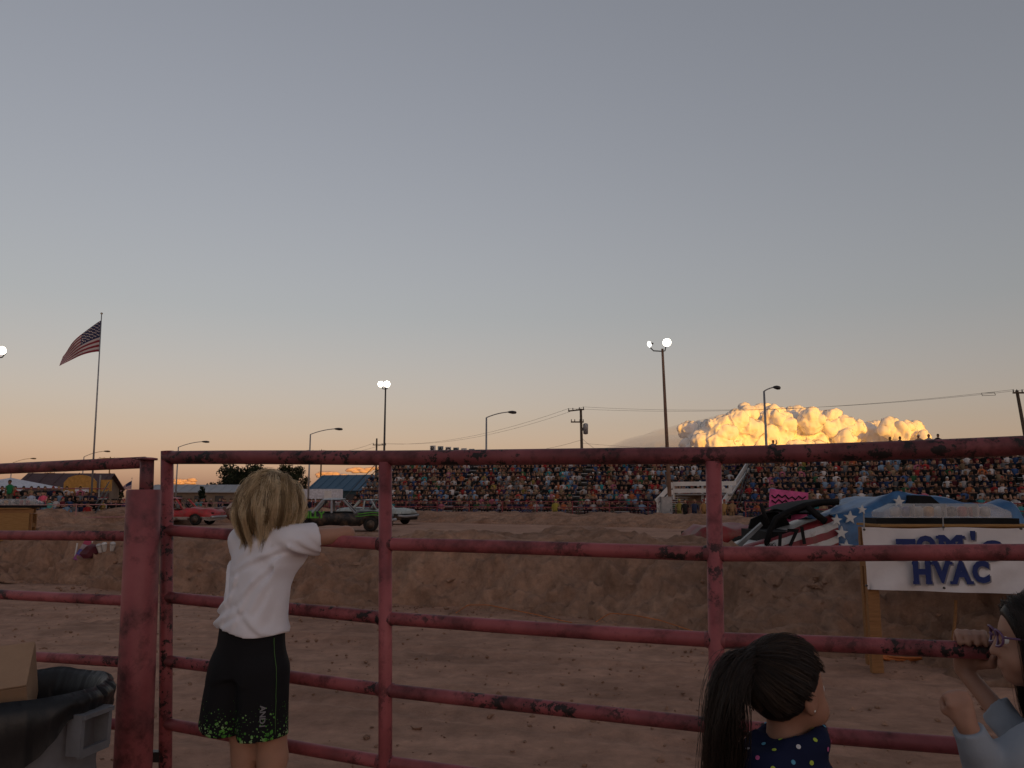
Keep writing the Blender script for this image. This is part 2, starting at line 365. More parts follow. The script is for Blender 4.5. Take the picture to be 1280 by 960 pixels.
def build_cloud():
    D = 12000.0
    tops = [(938, 541, 26), (1052, 537, 21), (978, 545, 28), (1010, 538, 24), (908, 548, 22), (1115, 548, 18), (868, 537, 11), (882, 547, 20), (905, 541, 20), (925, 529, 15), (940, 520, 13), (955, 530, 24), (975, 523, 14), (990, 522, 13), (1000, 535, 26), (1020, 527, 15), (1032, 525, 11),
            (1045, 540, 22), (1060, 536, 12), (1075, 535, 11), (1090, 543, 16), (1105, 537, 9), (1120, 536, 11), (1135, 539, 12), (1150, 540, 11), (1163, 547, 8), (1020, 550, 28), (960, 555, 30), (900, 560, 28), (1080, 556, 24), (1130, 556, 22), (880, 562, 22),
            (925, 553, 9), (930, 556, 8), (1062, 549, 10), (1004, 560, 10)]
    r = np.random.default_rng(3); k = D / FPX; sph = []
    for x in range(876, 1166, 16): tops.append((x, 588 + r.uniform(-6, 6), 32))
    for x, y, q in tops:
        q *= .88; c = np.array(at(x - 7, y + 1, D + r.uniform(-450, 450))); sph.append((c, q * k))
        for _ in range(12):
            d = r.normal(size=3); d[1] = -abs(d[1]) * .8; d[2] = abs(d[2]) * .9 - .25; d /= np.linalg.norm(d); q1 = q * r.uniform(.2, .5)
            sph.append((c + d * q * k * r.uniform(.8, 1.0), q1 * k))
    A = np.array([c for c, _ in sph]); rad = np.array([q for _, q in sph]); lo = (A - rad[:, None]).min(0) - 60; hi = (A + rad[:, None]).max(0) + 60; lo[2] = max(lo[2], 150); h = 17.0
    n = np.ceil((hi - lo) / h).astype(int) + 1; Dg = np.full(n, 1e3, np.float32); axs = [lo[a] + h * np.arange(n[a]) for a in range(3)]; kk = 30.0
    for c, q in sph:
        sl = tuple(slice(max(0, int((c[a] - q - 90 - lo[a]) / h)), max(0, int((c[a] + q + 90 - lo[a]) / h) + 2)) for a in range(3))
        dx, dy, dz = (axs[a][sl[a]] - c[a] for a in range(3)); d = np.sqrt(dx[:, None, None] ** 2 + (dy[None, :, None] * 1.05) ** 2 + (dz[None, None, :] * 1.12) ** 2) - q; Dg[sl] = smin(Dg[sl], d, kk)
    Dg[:, :, 0] = 50; V, F = surf_grid(Dg, lo, h); me = np_mesh('cloud', V, F); nn = np.zeros(len(V) * 3); me.vertices.foreach_get('normal', nn); nn = nn.reshape(-1, 3)
    bil = sum(a * (1 - 2 * np.abs(vnoise(V / w_ + 7, i_))) for i_, (a, w_) in enumerate(((32, 230), (23, 110), (13, 55), (6, 30))))
    VV = [V + nn * bil[:, None]]; FF = [F]
    k = N('cloud_vapour'); k.base((.93, .88, .82), 1.0, 0.0); tr = k.n('BsdfTransparent'); mx = k.n('MixShader'); lw = k.n('LayerWeight', i_Blend=.5)
    k.l(k.ramp(lw.outputs['Facing'], [(.55, (1, 1, 1)), (.97, (0, 0, 0))]), mx.inputs[0]); k.l(tr.outputs[0], mx.inputs[1]); k.l(k.b.outputs[0], mx.inputs[2]); k.l(mx.outputs[0], k.out.inputs[0])
    ob = link('cloud', np_mesh('cloud', np.concatenate(VV), np.concatenate(FF)), k.done())
    tag(ob, 'towering sunlit cumulus cloud glowing yellow behind the grandstands', kind='structure')
    # the fainter bank that trails off beside it: one soft hull
    P = ICO[4][0]; c = np.array(at(850, 596, 15500)); k_ = 15500 / FPX
    h = np.clip(1 + P[:, 0] * .55, .1, 2); n = fbm(P * 2.2, 4, 1)
    V = c + P * np.array([165 * k_, 60 * k_, 64 * k_]) * np.stack([1 + 0 * h, 1 + 0 * h, h * (1 + .22 * n)], 1)
    k = N('cloud_veil'); tr = k.n('BsdfTransparent'); mx = k.n('MixShader'); k.base((.40, .36, .42), 1, 0)
    lw = k.n('LayerWeight', i_Blend=.5); f = k.math('MULTIPLY', k.math('SUBTRACT', 1.0, lw.outputs['Facing']), .42)
    k.l(f, mx.inputs[0]); k.l(tr.outputs[0], mx.inputs[1]); k.l(k.b.outputs[0], mx.inputs[2]); k.l(mx.outputs[0], k.out.inputs[0])
    tag(link('cloud', np_mesh('cloud_bank', V, ICO[4][1]), k.done()), 'thin hazy grey bank trailing from the bright cumulus cloud', kind='structure')
    # small low clouds near the horizon
    for xx, yy, ww in ((413, 594, 16), (455, 588, 22), (432, 598, 12), (232, 602, 12)):
        VV = []; FF = []; o = 0
        for i in range(16):
            x = xx + r.uniform(-ww, ww); q = r.uniform(2.2, 4.2); c = np.array(at(x, yy - r.uniform(-2, 3), 20000)); P = ICO[2][0]
            VV.append(c + P * np.array([1.6, 1, .6]) * q * 20000 / FPX * (1 + .3 * fbm(P * 2 + c / 300, 2, 1))[:, None]); FF.append(ICO[2][1] + o); o += len(P)
        k2 = N('low_cloud'); k2.base((.55, .42, .42), 1, 0)
        tag(link('cloud', np_mesh('low_cloud', np.concatenate(VV), np.concatenate(FF)), k2.done()), kind='structure')
build_cloud()

# ------------------------------------------------------------------ berms (earth banks of the arena)
def smooth_path(pts, n):
    p = np.array([q[:] for q in pts], float); d = np.r_[0, np.cumsum(np.linalg.norm(np.diff(p[:, :2], axis=0), axis=1))]
    s = np.linspace(0, d[-1], n); o = np.stack([np.interp(s, d, p[:, i]) for i in range(p.shape[1])], 1)
    ker = np.hanning(max(5, n // 10)); ker /= ker.sum(); h = len(ker) // 2
    for i in range(o.shape[1]):
        o[:, i] = np.convolve(np.pad(o[:, i], (h, len(ker) - 1 - h), mode='reflect', reflect_type='odd'), ker, 'valid')
    return o
NEARB = [Vector((-19, 19.5, 0))] + [gnd(x, y) for x, y in ((0, 722), (150, 735), (350, 750), (640, 764), (900, 796), (1100, 826))] + [Vector((5.6, 4.9, 0)), Vector((8.0, 2.6, 0))]
def berm(name, path, n, prof, hfun, amp, seed, steep=None):
    o = smooth_path(path, n); t = np.gradient(o[:, :2], axis=0); t /= np.linalg.norm(t, axis=1)[:, None]
    nr = np.stack([-t[:, 1], t[:, 0]], 1)
    W = np.array([p[0] for p in prof]); Z = np.array([p[1] for p in prof])
    m = 90; ss = np.linspace(0, 1, m); ww = np.interp(ss, np.linspace(0, 1, len(W)), W); zz = np.interp(ss, np.linspace(0, 1, len(Z)), Z)
    ker = np.ones(7) / 7; ww = np.convolve(np.pad(ww, 3, mode='edge'), ker, 'valid'); zz = np.convolve(np.pad(zz, 3, mode='edge'), ker, 'valid')
    X = o[:, 0][:, None] + nr[:, 0][:, None] * ww; Y = o[:, 1][:, None] + nr[:, 1][:, None] * ww; H = hfun(o)[:, None] * zz
    P = np.stack([X.ravel(), Y.ravel(), H.ravel()], 1)
    edge = np.broadcast_to(np.clip(np.minimum(ss, 1 - ss) * 14, 0, 1), X.shape).ravel()
    face = np.broadcast_to(np.interp(ss, [0, .1, .35, .5, 1], [0, 1, 1, .35, .35]), X.shape).ravel()
    q = P * np.array([1.0, 1.0, 1.6]); big = fbm(q * .8, 3, seed); rid = np.abs(fbm(q * 2.3, 4, seed + 5)); cl = fbm(q * 9, 3, seed + 2); cl2 = np.maximum(fbm(q * 5.5, 3, seed + 11) - .15, 0)
    sc_ = np.maximum(fbm(q * np.array([1.3, 1.3, .5]), 2, seed + 31), 0); d = amp * (1.1 * big - 1.0 * rid * face + .30 * cl + .9 * cl2 * face - .9 * sc_ * face + .16 * fbm(q * 20, 2, seed + 40) * face + .35)
    P[:, 2] += edge * d; P[:, 0] -= np.repeat(nr[:, 0], m) * d * edge * .5; P[:, 1] -= np.repeat(nr[:, 1], m) * d * edge * .5
    P[:, 2] = np.where(edge <= 0.01, -.04, P[:, 2])
    return tag(link(name, np_mesh(name, P, grid_faces(n, m)), M['berm']), kind='structure'), o, nr
nb, nb_path, nb_n = berm('berm', NEARB, 620, [(-.25, -.05), (0, 0.03), (.30, .42), (.68, .93), (1.3, 1.0), (2.2, .92), (3.4, .12), (3.8, -.05)], lambda o: np.interp(o[:, 0], [-15, -4, 0, 2.5, 5], [.76, .80, .80, .78, .78]), .27, 21)
FARB = [Vector((-32, 33, 0)), at(0, 655, 39), at(150, 655, 44), at(300, 655, 50), at(480, 655, 52), at(640, 655, 47), at(900, 655, 39), at(1280, 655, 28), Vector((27, 20, 0))]
for p in FARB: p.z = 0
fb, fb_path, fb_n = berm('berm', FARB, 420, [(-.4, -.05), (0, .05), (.8, .6), (1.5, 1.0), (2.4, 1.0), (3.3, .6), (4.2, -.05)], lambda o: np.interp(o[:, 0], [-30, -14, -8, 0, 8, 14], [.82, .74, .55, .52, .50, .5]), .24, 55)
def clods():
    mb_v = []; mb_f = []; o = 0; r = np.random.default_rng(5); V0, F0 = ICO[1]
    spots = []
    for _ in range(900):                                   # crumbs along the foot of the bank
        i = int(np.clip(r.normal(.5, .22), .03, .97) * len(nb_path)); w_ = -abs(r.exponential(.35)) + .15
        p = nb_path[i, :2] + nb_n[i] * w_; spots.append((p[0], p[1], .01, abs(r.normal(0, .014)) + .006))
    for _ in range(190):                                   # tumbled rocks on the steep right part
        x, y = r.normal(985, 42), r.normal(765, 22); base = gnd(x, y)
        i = np.argmin(np.hypot(nb_path[:, 0] - gnd(x, 800).x, nb_path[:, 1] - gnd(x, 800).y)); w_ = r.uniform(-.1, .5)
        p = nb_path[i, :2] + nb_n[i] * w_; spots.append((p[0], p[1], float(np.interp(w_, [0, .3, .68], [.03, .45, .86])), r.uniform(.015, .055)))
    for _ in range(250):
        i = r.integers(20, len(nb_path) - 20); w_ = r.uniform(.0, .9); p = nb_path[i, :2] + nb_n[i] * w_
        spots.append((p[0], p[1], float(np.interp(w_, [0, .3, .68, 1.3], [.03, .38, .78, .85])), abs(r.normal(0, .02)) + .01))
    for _ in range(2600):
        x, y = r.uniform(-8, 6), r.uniform(3.2, 12); i = np.argmin(np.hypot(nb_path[:, 0] - x, nb_path[:, 1] - y)); w_ = (x - nb_path[i, 0]) * nb_n[i][0] + (y - nb_path[i, 1]) * nb_n[i][1]
        if w_ < -.1: spots.append((x, y, .006, abs(r.normal(0, .009)) + .004))
    for x, y, z, s in spots:
        q = V0 * np.array([1, r.uniform(.6, 1), r.uniform(.5, .8)]) * s * (1 + .3 * r.normal(size=(len(V0), 1)))
        a = r.uniform(0, 6.3); q = q @ np.array([[math.cos(a), -math.sin(a), 0], [math.sin(a), math.cos(a), 0], [0, 0, 1]])
        mb_v.append(q + (x, y, z)); mb_f.append(F0 + o); o += len(V0)
    tag(link('dirt_clods', np_mesh('clods', np.concatenate(mb_v), np.concatenate(mb_f), False), M['berm']), 'loose dirt clods and stones on and below the bank', 'dirt', kind='stuff')
clods()

# ------------------------------------------------------------------ the pipe gate and fence in front
def GL(px):                                               # the gate line: depth at a picture column
    u = (px - 640) / FPX; return (3.0 - .4 * 1.283) / (1 + .4 * u)
def gp(px, py): return at(px, py, GL(px))
ROWS = {208: [572, 663, 746, 826, 905], 482: [572, 680, 773, 862, 953], 895: [570, 692, 800, 908, 1012], 1280: [557, 691, 815, 938, 1060]}
gate = empty('pipe_gate', (*gp(208, 700).xy, 0), 0, 'worn red pipe gate with horizontal rails that the children stand at', 'gate')
def rail_pts(i):
    pts = []
    for px in (208, 482, 895, 1280):
        if i < 5: pts.append(gp(px, ROWS[px][i]))
        else:
            p = gp(px, ROWS[px][4]); z4 = p.z; pts.append(Vector((p.x, p.y, z4 * (.64 if i == 5 else .34))))
    d = (pts[3] - pts[2]); e = pts[3] + d * 1.0; e.z = pts[3].z + d.z * .8; pts.append(e); return pts
RAILS = [rail_pts(i) for i in range(7)]
for i, pts in enumerate(RAILS):
    r_ = .0245 if i == 0 else .0205
    fine = []
    for a, b in zip(pts[:-1], pts[1:]):
        for k in range(12): fine.append(a.lerp(b, k / 12))
    fine.append(pts[-1])
    jit = [Vector(p) + Vector((0, 0, .0012 * math.sin(j * .35 + i * 2.1))) for j, p in enumerate(fine)]
    MB().tube(jit, r_, 20).build('rail', M['toprail'] if i == 0 else M['gate'], gate, True, True)
for j, px in enumerate((208, 482, 895, None)):
    top = RAILS[0][j] if px else RAILS[0][4]
    q = gp(px, ROWS[px][0]) if px else top
    tz = q.z + (.0245 if px == 208 else -.015)
    t_ = Vector((q.x, q.y, tz)); b = Vector((q.x, q.y, .10))
    if px:
        tp = gp({208: 209, 482: 482, 895: 891}[px], ROWS[px][0]); lw_ = gp({208: 207, 482: 482, 895: 898}[px], ROWS[px][4]); g_ = (tp - lw_) / (tp.z - lw_.z); t_ = tp + g_ * (tz - tp.z); b = lw_ + g_ * (.10 - lw_.z)
    off = Vector((-.0, -.006, 0)) if j else Vector((0, 0, 0))
    m = MB(); m.tube([b + off, (b + t_) / 2 + off, t_ + off], .0215 if j else .0225, 20)
    po = m.build('upright', M['gate'], gate, True, True)
    if px in (482, 895):
        for i in range(1, 5):
            c = b + (t_ - b) * ((gp(px, ROWS[px][i]).z - b.z) / (t_.z - b.z)); ax = Vector((1, -.4, 0)).normalized()
            MB().tube([c - ax * .028, c - ax * .022, c + ax * .022, c + ax * .028], [.0208, .0228, .0228, .0208], 14).build('weld_collar', M['toprail'], po, True, True)
# hinge hardware and the chain at the latch side
pA = gp(208, 663); pB = gp(208, 945)
for p in (pA, pB): MB().box(p + Vector((-.030, 0, 0)), (.05, .03, .034)).build('hinge', M['darkmetal'], gate, True)

fence = empty('pipe_fence', (*gp(0, 700).xy, 0), 0, 'worn red pipe fence section left of the thick gate post behind the trash can', 'fence')
for ys in ((586, 580), (669, 670), (743, 751), (818, 828), (897, 906), (975, 985)):
    a = gp(0, ys[0]); b = gp(160, ys[1] if ys[0] != 586 else 579); d = (a - b)
    MB().tube([a + d * 1.6, a + d * .6, a, b.lerp(a, .5), b + (b - a) * .12], .022 if ys[0] == 586 else .019, 20).build('rail', M['toprail'] if ys[0] == 586 else M['gate'], fence, True, True)
p = gp(0, 586); d = p - gp(160, 579); e = p + d * 1.6
MB().tube([(e.x, e.y, 0), (e.x, e.y, e.z + .02)], .03, 16).build('upright', M['gate'], fence, True, True)

# the thick post with a thinner capped pipe standing in it
pt = at(180, 612, 2.9); pb = at(166, 960, 2.9); base = pb + (pb - pt) * (pb.z / (pt.z - pb.z)); base.z = 0
gpst = empty('gate_post', (base.x, base.y, 0), 0, 'thick red steel post with a capped pipe, beside the trash can', 'post')
m = MB(); m.tube([base, base.lerp(pt, .5), pt + Vector((0, 0, -.004)), pt], [.064, .061, .058, .054], 28)
m.build('sleeve', M['post'], gpst, True, True)
q = at(184, 574, 2.9); m = MB(); m.tube([pt + Vector((.010, 0, -.05)), q], .0235, 20); pp = m.build('pipe', M['toprail'], gpst, True, True)
MB().lathe([(.034, -.003), (.036, 0), (.034, .004), (.02, .006)], 20, q).build('cap', M['toprail'], gpst, True)

# ------------------------------------------------------------------ crowd figures (small in the picture)
def pers(r, pose, shirt, trous, hair, skin, hat=None):
    m = MB(); W = r.uniform(.92, 1.1); sit = pose == 'sit'
    lx = r.uniform(-.04, .04); ly = r.uniform(-.10, .04) if sit else r.uniform(-.02, .02); z0 = 0 if sit else .86
    def ring(cx, cy, z, a, b, n=8): return [Vector((cx + a * math.cos(2 * math.pi * j / n), cy + b * math.sin(2 * math.pi * j / n), z)) for j in range(n)]
    prof = [(0, .165, .12), (.14, .155, .115), (.32, .185, .12), (.46, .19, .10), (.52, .12, .08), (.56, .055, .055)]
    m.loft([ring(lx * z / .5, ly * z / .5, z0 + z, a * W, b * W) for z, a, b in prof], col=[shirt] * 5 + [skin])
    hx, hy, hz = lx * 1.3 + r.uniform(-.03, .03), ly * 1.3 - .02, z0 + .69
    hp = [(-.125, .045), (-.07, .078), (0, .088), (.06, .082), (.105, .052), (.125, .01)]
    top = hat if hat is not None else hair
    m.loft([ring(hx, hy, hz + z, q, q * 1.12) for z, q in hp], col=[skin, skin, skin, top, top, top])
    if hat is not None: m.box((hx, hy - .12, hz + .045), (.13, .10, .015), None, hat)
    else: m.loft([ring(hx, hy + .035, hz + z, q, q) for z, q in ((-.14 if r.random() < .4 else -.05, .05), (0, .09), (.07, .085), (.12, .03))], col=hair)
    for s_ in (-1, 1):
        sh = Vector((lx + s_ * .19 * W, ly, z0 + .46)); k = r.random()
        if sit:
            elb = Vector((s_ * (.23 + .05 * r.random()), ly - .12, .22)); hd = Vector((s_ * r.uniform(.02, .14), -.30, r.uniform(.12, .24)))
            if k < .07: elb = sh + Vector((s_ * .12, -.1, .1)); hd = elb + Vector((-s_ * .05, -.05, .26))
        else:
            elb = sh + Vector((s_ * .05, .02, -.28)); hd = elb + Vector((-s_ * .02, -.08, -.25))
            if k < .3: elb = sh + Vector((s_ * .08, -.05, -.27)); hd = elb + Vector((-s_ * .16, -.2, .05))
        bare = r.random() < .55
        m.tube([sh, elb, hd], [.055, .045, .035], 5, col=[shirt, skin if bare else shirt, skin])
        if sit:
            kn = Vector((s_ * .12, -.44, .06)); ft = Vector((s_ * .11, -.42 + r.uniform(-.06, .06), -.38))
            m.tube([(s_ * .09, -.02, .07), kn, ft], [.085, .068, .048], 5, col=trous)
        else:
            m.tube([(s_ * .085, 0, .9), (s_ * .095, -.01, .47), (s_ * .10, .01, .03)], [.09, .066, .05], 5, col=trous)
            m.box((s_ * .10, -.05, .035), (.09, .24, .07), None, (.03, .03, .03))
    return m
SHIRTS = [('black', (.012, .012, .014), 34), ('charcoal', (.04, .04, .045), 14), ('navy', (.018, .024, .06), 12), ('grey', (.17, .17, .18), 9), ('white', (.66, .62, .62), 10), ('maroon', (.12, .02, .028), 7), ('red', (.42, .04, .04), 5),
          ('pink', (.55, .17, .24), 4), ('blue', (.05, .10, .24), 5), ('light blue', (.25, .36, .50), 5), ('teal', (.05, .28, .30), 3), ('green', (.04, .12, .055), 2), ('orange', (.50, .15, .06), 2), ('tan', (.34, .24, .15), 5), ('purple', (.10, .05, .13), 2), ('yellow', (.40, .30, .08), 1), ('brown', (.10, .055, .03), 5)]
SW = np.array([s[2] for s in SHIRTS], float); SW /= SW.sum()
TROUS = [(.03, .045, .10), (.012, .012, .014), (.08, .10, .16), (.10, .085, .06), (.05, .05, .055)]
HAIRS = [('dark', (.014, .010, .008)), ('brown', (.05, .028, .015)), ('fair', (.22, .14, .06)), ('grey', (.25, .24, .23))]
SKINS = [(.40, .22, .15), (.34, .18, .12), (.46, .27, .19), (.22, .11, .065)]
PEOPLE = []                                               # (distance, builder args, location, yaw, label, group)
def rand_person(r, pose):
    si = r.choice(len(SHIRTS), p=SW); hi = r.choice(4, p=[.42, .34, .16, .08]); hat = None; ht = ''
    if r.random() < .22:
        j = r.choice(3); hat = [(.015, .015, .018), (.55, .54, .52), (.30, .03, .03)][j]; ht = ['black', 'white', 'red'][j] + ' cap'
    jit = r.uniform(.5, 1.0)
    return dict(pose=pose, shirt=tuple(min(.8, c * jit) for c in SHIRTS[si][1]), trous=TROUS[r.choice(5)], hair=HAIRS[hi][1], skin=SKINS[r.choice(4, p=[.4, .3, .2, .1])], hat=hat), SHIRTS[si][0], (ht or HAIRS[hi][0] + ' hair')
def add_person(r, loc, yaw, where, group, pose='sit', fixed=None, label=None):
    a, sname, hname = rand_person(r, pose)
    if fixed: a.update(fixed)
    lab = label or f"person in {sname} top with {hname}, {where}"
    PEOPLE.append((math.hypot(loc[0], loc[1]), a, tuple(loc), yaw, lab, group, label is not None))

# ------------------------------------------------------------------ grandstands
def make_stand(name, label, A, B, rows, occ, where, group, seed, run=.64, rise=.325, z0=.62, aisles=()):
    r = np.random.default_rng(seed); A = Vector(A); B = Vector(B); L = (B - A).length; t = (B - A).normalized(); n = Vector((-t.y, t.x, 0)); yaw = math.atan2(t.y, t.x)
    root = empty(name, (A.x, A.y, 0), yaw, label, 'grandstand', 'grandstands across the arena')
    for i in range(rows):
        MB().box((L / 2, i * run + .02, z0 + rise * i - .02), (L, .28, .04)).build('seat_plank', M['white'], root)
        MB().box((L / 2, i * run - .38, z0 + rise * i - .44), (L, .38, .04)).build('foot_plank', M['galv'], root)
        MB().box((L / 2, i * run + .17, z0 + rise * i - .25), (L, .02, rise + .04)).build('riser', M['darkmetal'], root)
    for k in range(int(L // 3.6) + 1):
        x = min(L - .05, .05 + k * 3.6)
        MB().bar((x, -.4, .06), (x, rows * run, z0 + rise * rows - .5), .09, .16).build('stringer', M['darkmetal'], root)
        for j in (3, 6, rows):
            MB().box((x, j * run - .1, (z0 + rise * j - .55) / 2 - .02), (.09, .09, max(.2, z0 + rise * j - .55))).build('support_post', M['darkmetal'], root)
    zt = z0 + rise * (rows - 1); yb = rows * run
    for h in (.45, .95): MB().tube([(0, yb - .25, zt + h - .4), (L, yb - .25, zt + h - .4)], .03, 6).build('back_rail', M['fence_far'], root)
    for x in (0, L):
        for h in (.55, 1.05): MB().tube([(x, -.3, z0 + h - .45), (x, yb - .25, zt + h - .1)], .03, 6).build('side_rail', M['darkmetal'], root)
    for i in range(rows):
        s_ = .35 + r.uniform(0, .3)
        while s_ < L - .3:
            ok = occ(s_ / L, i / rows) > r.random() and not any(a <= s_ <= b for a, b in aisles)
            if ok:
                p = A + t * s_ + n * (i * run + r.uniform(-.03, .05))
                add_person(r, (p.x, p.y, z0 + rise * i), yaw + r.normal(0, .22), ['front', 'second', 'third', 'fourth', 'fifth', 'sixth', 'seventh', 'eighth', 'ninth', 'tenth', 'eleventh', 'top'][i] + ' row of ' + where, group)
            s_ += r.uniform(.31, .44)
    return root, t, n, yaw, L
CA, CB = (-11.9, 57.5, 0), (15.6, 50.0, 0)
cst = make_stand('grandstand', 'long packed grandstand with white plank seats behind the derby cars', CA, CB, 12, lambda s, h: .95 - .12 * (h > .8), 'long stand behind white car', 'crowd in the long grandstand', 11, aisles=((7.6, 8.2), (16.2, 16.8)))
RA, RB = (12.6, 45.6, 0), (31.5, 36.6, 0)
rst = make_stand('grandstand', 'packed grandstand right of the white stairs behind the flag painted car', RA, RB, 11, lambda s, h: .95 - .35 * (h > .75) * (s > .3), 'stand behind flag car', 'crowd in the right grandstand', 12)
LA, LB = (-33.0, 42.0, 0), (-22.6, 44.5, 0)
lst = make_stand('bleacher', 'low bleacher packed with people in front of the white tent', LA, LB, 4, lambda s, h: .9, 'bleacher near flagpole', 'crowd on the low bleacher', 13, rise=.30, z0=.55)
lst[0]['category'] = 'bleacher'; del lst[0]['group']
r0 = np.random.default_rng(99)
# the people along the top of the right stand, against the sky
T = rst[1]; NN = rst[2]
for px, lab, fx, st in ((965, 'lone person sitting highest above the stairs, head against the glowing cloud', {}, 0), (1114, 'person sitting at the top of the right stand beside a dark capped neighbour', {}, 0), (1125, 'person with dark cap sitting at the top of the right stand against the cloud', {'hat': (.012, .012, .014)}, 0),
                    (1149, 'bare headed person in tan shirt standing at the top of the right stand', {'shirt': (.32, .2, .13)}, 1), (1161, 'person in pale shirt standing next to the brimmed hat atop the stand', {'shirt': (.45, .4, .36)}, 1), (1172, 'person in black wearing a brimmed hat standing at the top of the right stand', {'shirt': (.012, .012, .014), 'hat': (.02, .015, .012)}, 1)):
    u = (px - 640) / FPX; O = Vector(RA) + NN * (11 * .64 - .4)
    s_ = (u * O.y - O.x) / (T.x - u * T.y); p = O + T * s_
    if st: add_person(r0, (p.x, p.y, .62 + .325 * 10 - .10), rst[3], '', 'people along the top of the right stand', 'stand', fx, lab)
    else: add_person(r0, (p.x, p.y, .62 + .325 * 11 + .22), rst[3], '', 'people along the top of the right stand', 'sit', fx, lab)
# named figures near the arena rail
gm = at(11, 630, 40); add_person(r0, (gm.x, gm.y, .95), 0, '', 'people by the arena rail', 'stand', {'shirt': (.02, .17, .07), 'hat': None}, 'person in bright green shirt standing tall above the low bleacher')
gm = at(694, 645, 47.6); add_person(r0, (gm.x + .0, gm.y, 0), 0, '', 'people by the arena rail', 'stand', {'shirt': (.30, .25, .05), 'trous': (.22, .19, .05), 'hat': (.5, .45, .1)}, 'firefighter in yellow turnout gear standing by the grey cabinet')
gm = at(843, 645, 46.5); add_person(r0, (gm.x + .3, gm.y, 0), 0, '', 'people by the arena rail', 'stand', {'shirt': (.26, .22, .06), 'trous': (.2, .17, .05), 'hat': (.42, .38, .1)}, 'firefighter in helmet standing at the foot of the white stairs')
for px, c, nm in ((880, (.30, .17, .07), 'tan coat'), (905, (.35, .21, .09), 'mustard coat'), (915, (.28, .17, .09), 'brown coat'), (868, (.03, .04, .08), 'navy coat'), (857, (.02, .02, .02), 'black coat')):
    gm = at(px, 645, 44); add_person(r0, (gm.x, gm.y, 0), r0.uniform(-.5, .5), '', 'people by the arena rail', 'stand', {'shirt': c, 'trous': tuple(q * .8 for q in c)}, f'person in {nm} standing at the rail below the white stairs')
# standing crowd left of the long stand and along the left rail
for i in range(46):
    px = r0.uniform(372, 448); Y = r0.uniform(58, 66); p = at(px, 640, Y); add_person(r0, (p.x, p.y, 0), r0.normal(0, .4), 'standing by long stand end', 'standing crowd near the long stand end', 'stand')
for i in range(60):
    px = r0.uniform(215, 372); Y = r0.uniform(58, 70); p = at(px, 640, Y); add_person(r0, (p.x, p.y, 0), r0.normal(0, .5), 'standing behind the red wrecked car', 'standing crowd behind the red car', 'stand')
for i in range(42):
    px = r0.uniform(60, 158); Y = r0.uniform(45.5, 52); p = at(px, 640, Y); add_person(r0, (p.x, p.y, 0), r0.normal(0, .5), 'standing at rail near flagpole', 'standing crowd near the flagpole', 'stand')
for px, c, nm in ((38, (.40, .46, .58), 'pale blue'), (53, (.75, .12, .20), 'hot pink')):
    gm = at(px, 640, 43.2); add_person(r0, (gm.x, gm.y, 1.15), 0, '', 'people by the arena rail', 'sit', {'shirt': c}, f'person in {nm} shirt on top of the low bleacher')
gm = at(62, 640, 42.9); add_person(r0, (gm.x, gm.y, .75), 0, '', 'people by the arena rail', 'sit', {'shirt': (.12, .40, .38)}, 'person in mint top at the front of the low bleacher')
PEOPLE.sort(key=lambda q: (not q[6], q[0]))
rr = np.random.default_rng(4); big = MB()
for i, (dist, a, loc, yaw, lab, grp, named) in enumerate(PEOPLE):
    m = pers(rr, **a)
    if i < 300:
        o = m.build('person', M['crowd'], None, False, True); o.location = loc; o.rotation_euler = (0, 0, yaw); o.scale = (.85, .85, .85); tag(o, lab, 'person', grp)
    else:
        c, s_ = math.cos(yaw), math.sin(yaw)
        V = [((x * c - y * s_) * .85 + loc[0], (x * s_ + y * c) * .85 + loc[1], z * .85 + loc[2]) for x, y, z in m.v]
        big.add(V, m.f, m.c)
tag(big.build('crowd', M['crowd'], None, False, True), 'dense far crowd filling the upper rows of the grandstands', 'crowd', kind='stuff')

# ------------------------------------------------------------------ rails along the arena
def rail_fence(label, pts, h, mat, step=2.4, rails=(.35, .72, 1.0), mesh=False, r_=.03):
    pts = [Vector((p[0], p[1], 0)) for p in pts]; root = empty('arena_rail', (pts[0].x, pts[0].y, 0), 0, label, 'fence', 'arena rail fences')
    for k in rails:
        MB().tube([p + Vector((0, 0, h * k)) for p in pts], r_ * .8, 6).build('rail', mat, root, True)
    for a, b in zip(pts[:-1], pts[1:]):
        n = max(1, round((b - a).length / step))
        for i in range(n):
            p = a.lerp(b, i / n); MB().tube([p, p + Vector((0, 0, h * 1.03))], r_, 6).build('upright', mat, root, True)
    if mesh:
        w_ = MB()
        for a, b in zip(pts[:-1], pts[1:]):
            n = int((b - a).length / .35)
            for i in range(n):
                p = a.lerp(b, (i + .5) / n); w_.tube([p + Vector((0, 0, .1)), p + Vector((0, 0, h * .98))], .006, 3, False)
            for j in range(7): w_.tube([a + Vector((0, 0, .15 + j * h / 8)), b + Vector((0, 0, .15 + j * h / 8))], .006, 3, False)
        tag(w_.build('wire_mesh', mat, root, True), kind='stuff')
rail_fence('dark red mesh rail fence below the long grandstand', [at(390, 640, 57.5), at(470, 640, 55.8), at(860, 640, 47.5), at(925, 640, 45)], 1.25, M['fence_far'], mesh=True)
rail_fence('dark red mesh rail fence below the right grandstand', [at(932, 640, 44), at(1290, 640, 35.5)], 1.25, M['fence_far'], mesh=True)
M['pinkrail'] = plain('faded_pink_rail', (.42, .20, .20), .6)
rail_fence('faded pink pipe rail in front of the low bleacher', [at(-60, 640, 40.3), at(165, 640, 44.6)], 1.15, M['pinkrail'], 2.6, (.4, .98))
rail_fence('pale pipe rail in the distance behind the red car', [at(215, 640, 56.5), at(385, 640, 57.5)], 1.15, M['pinkrail'], 2.6, (.4, .98))
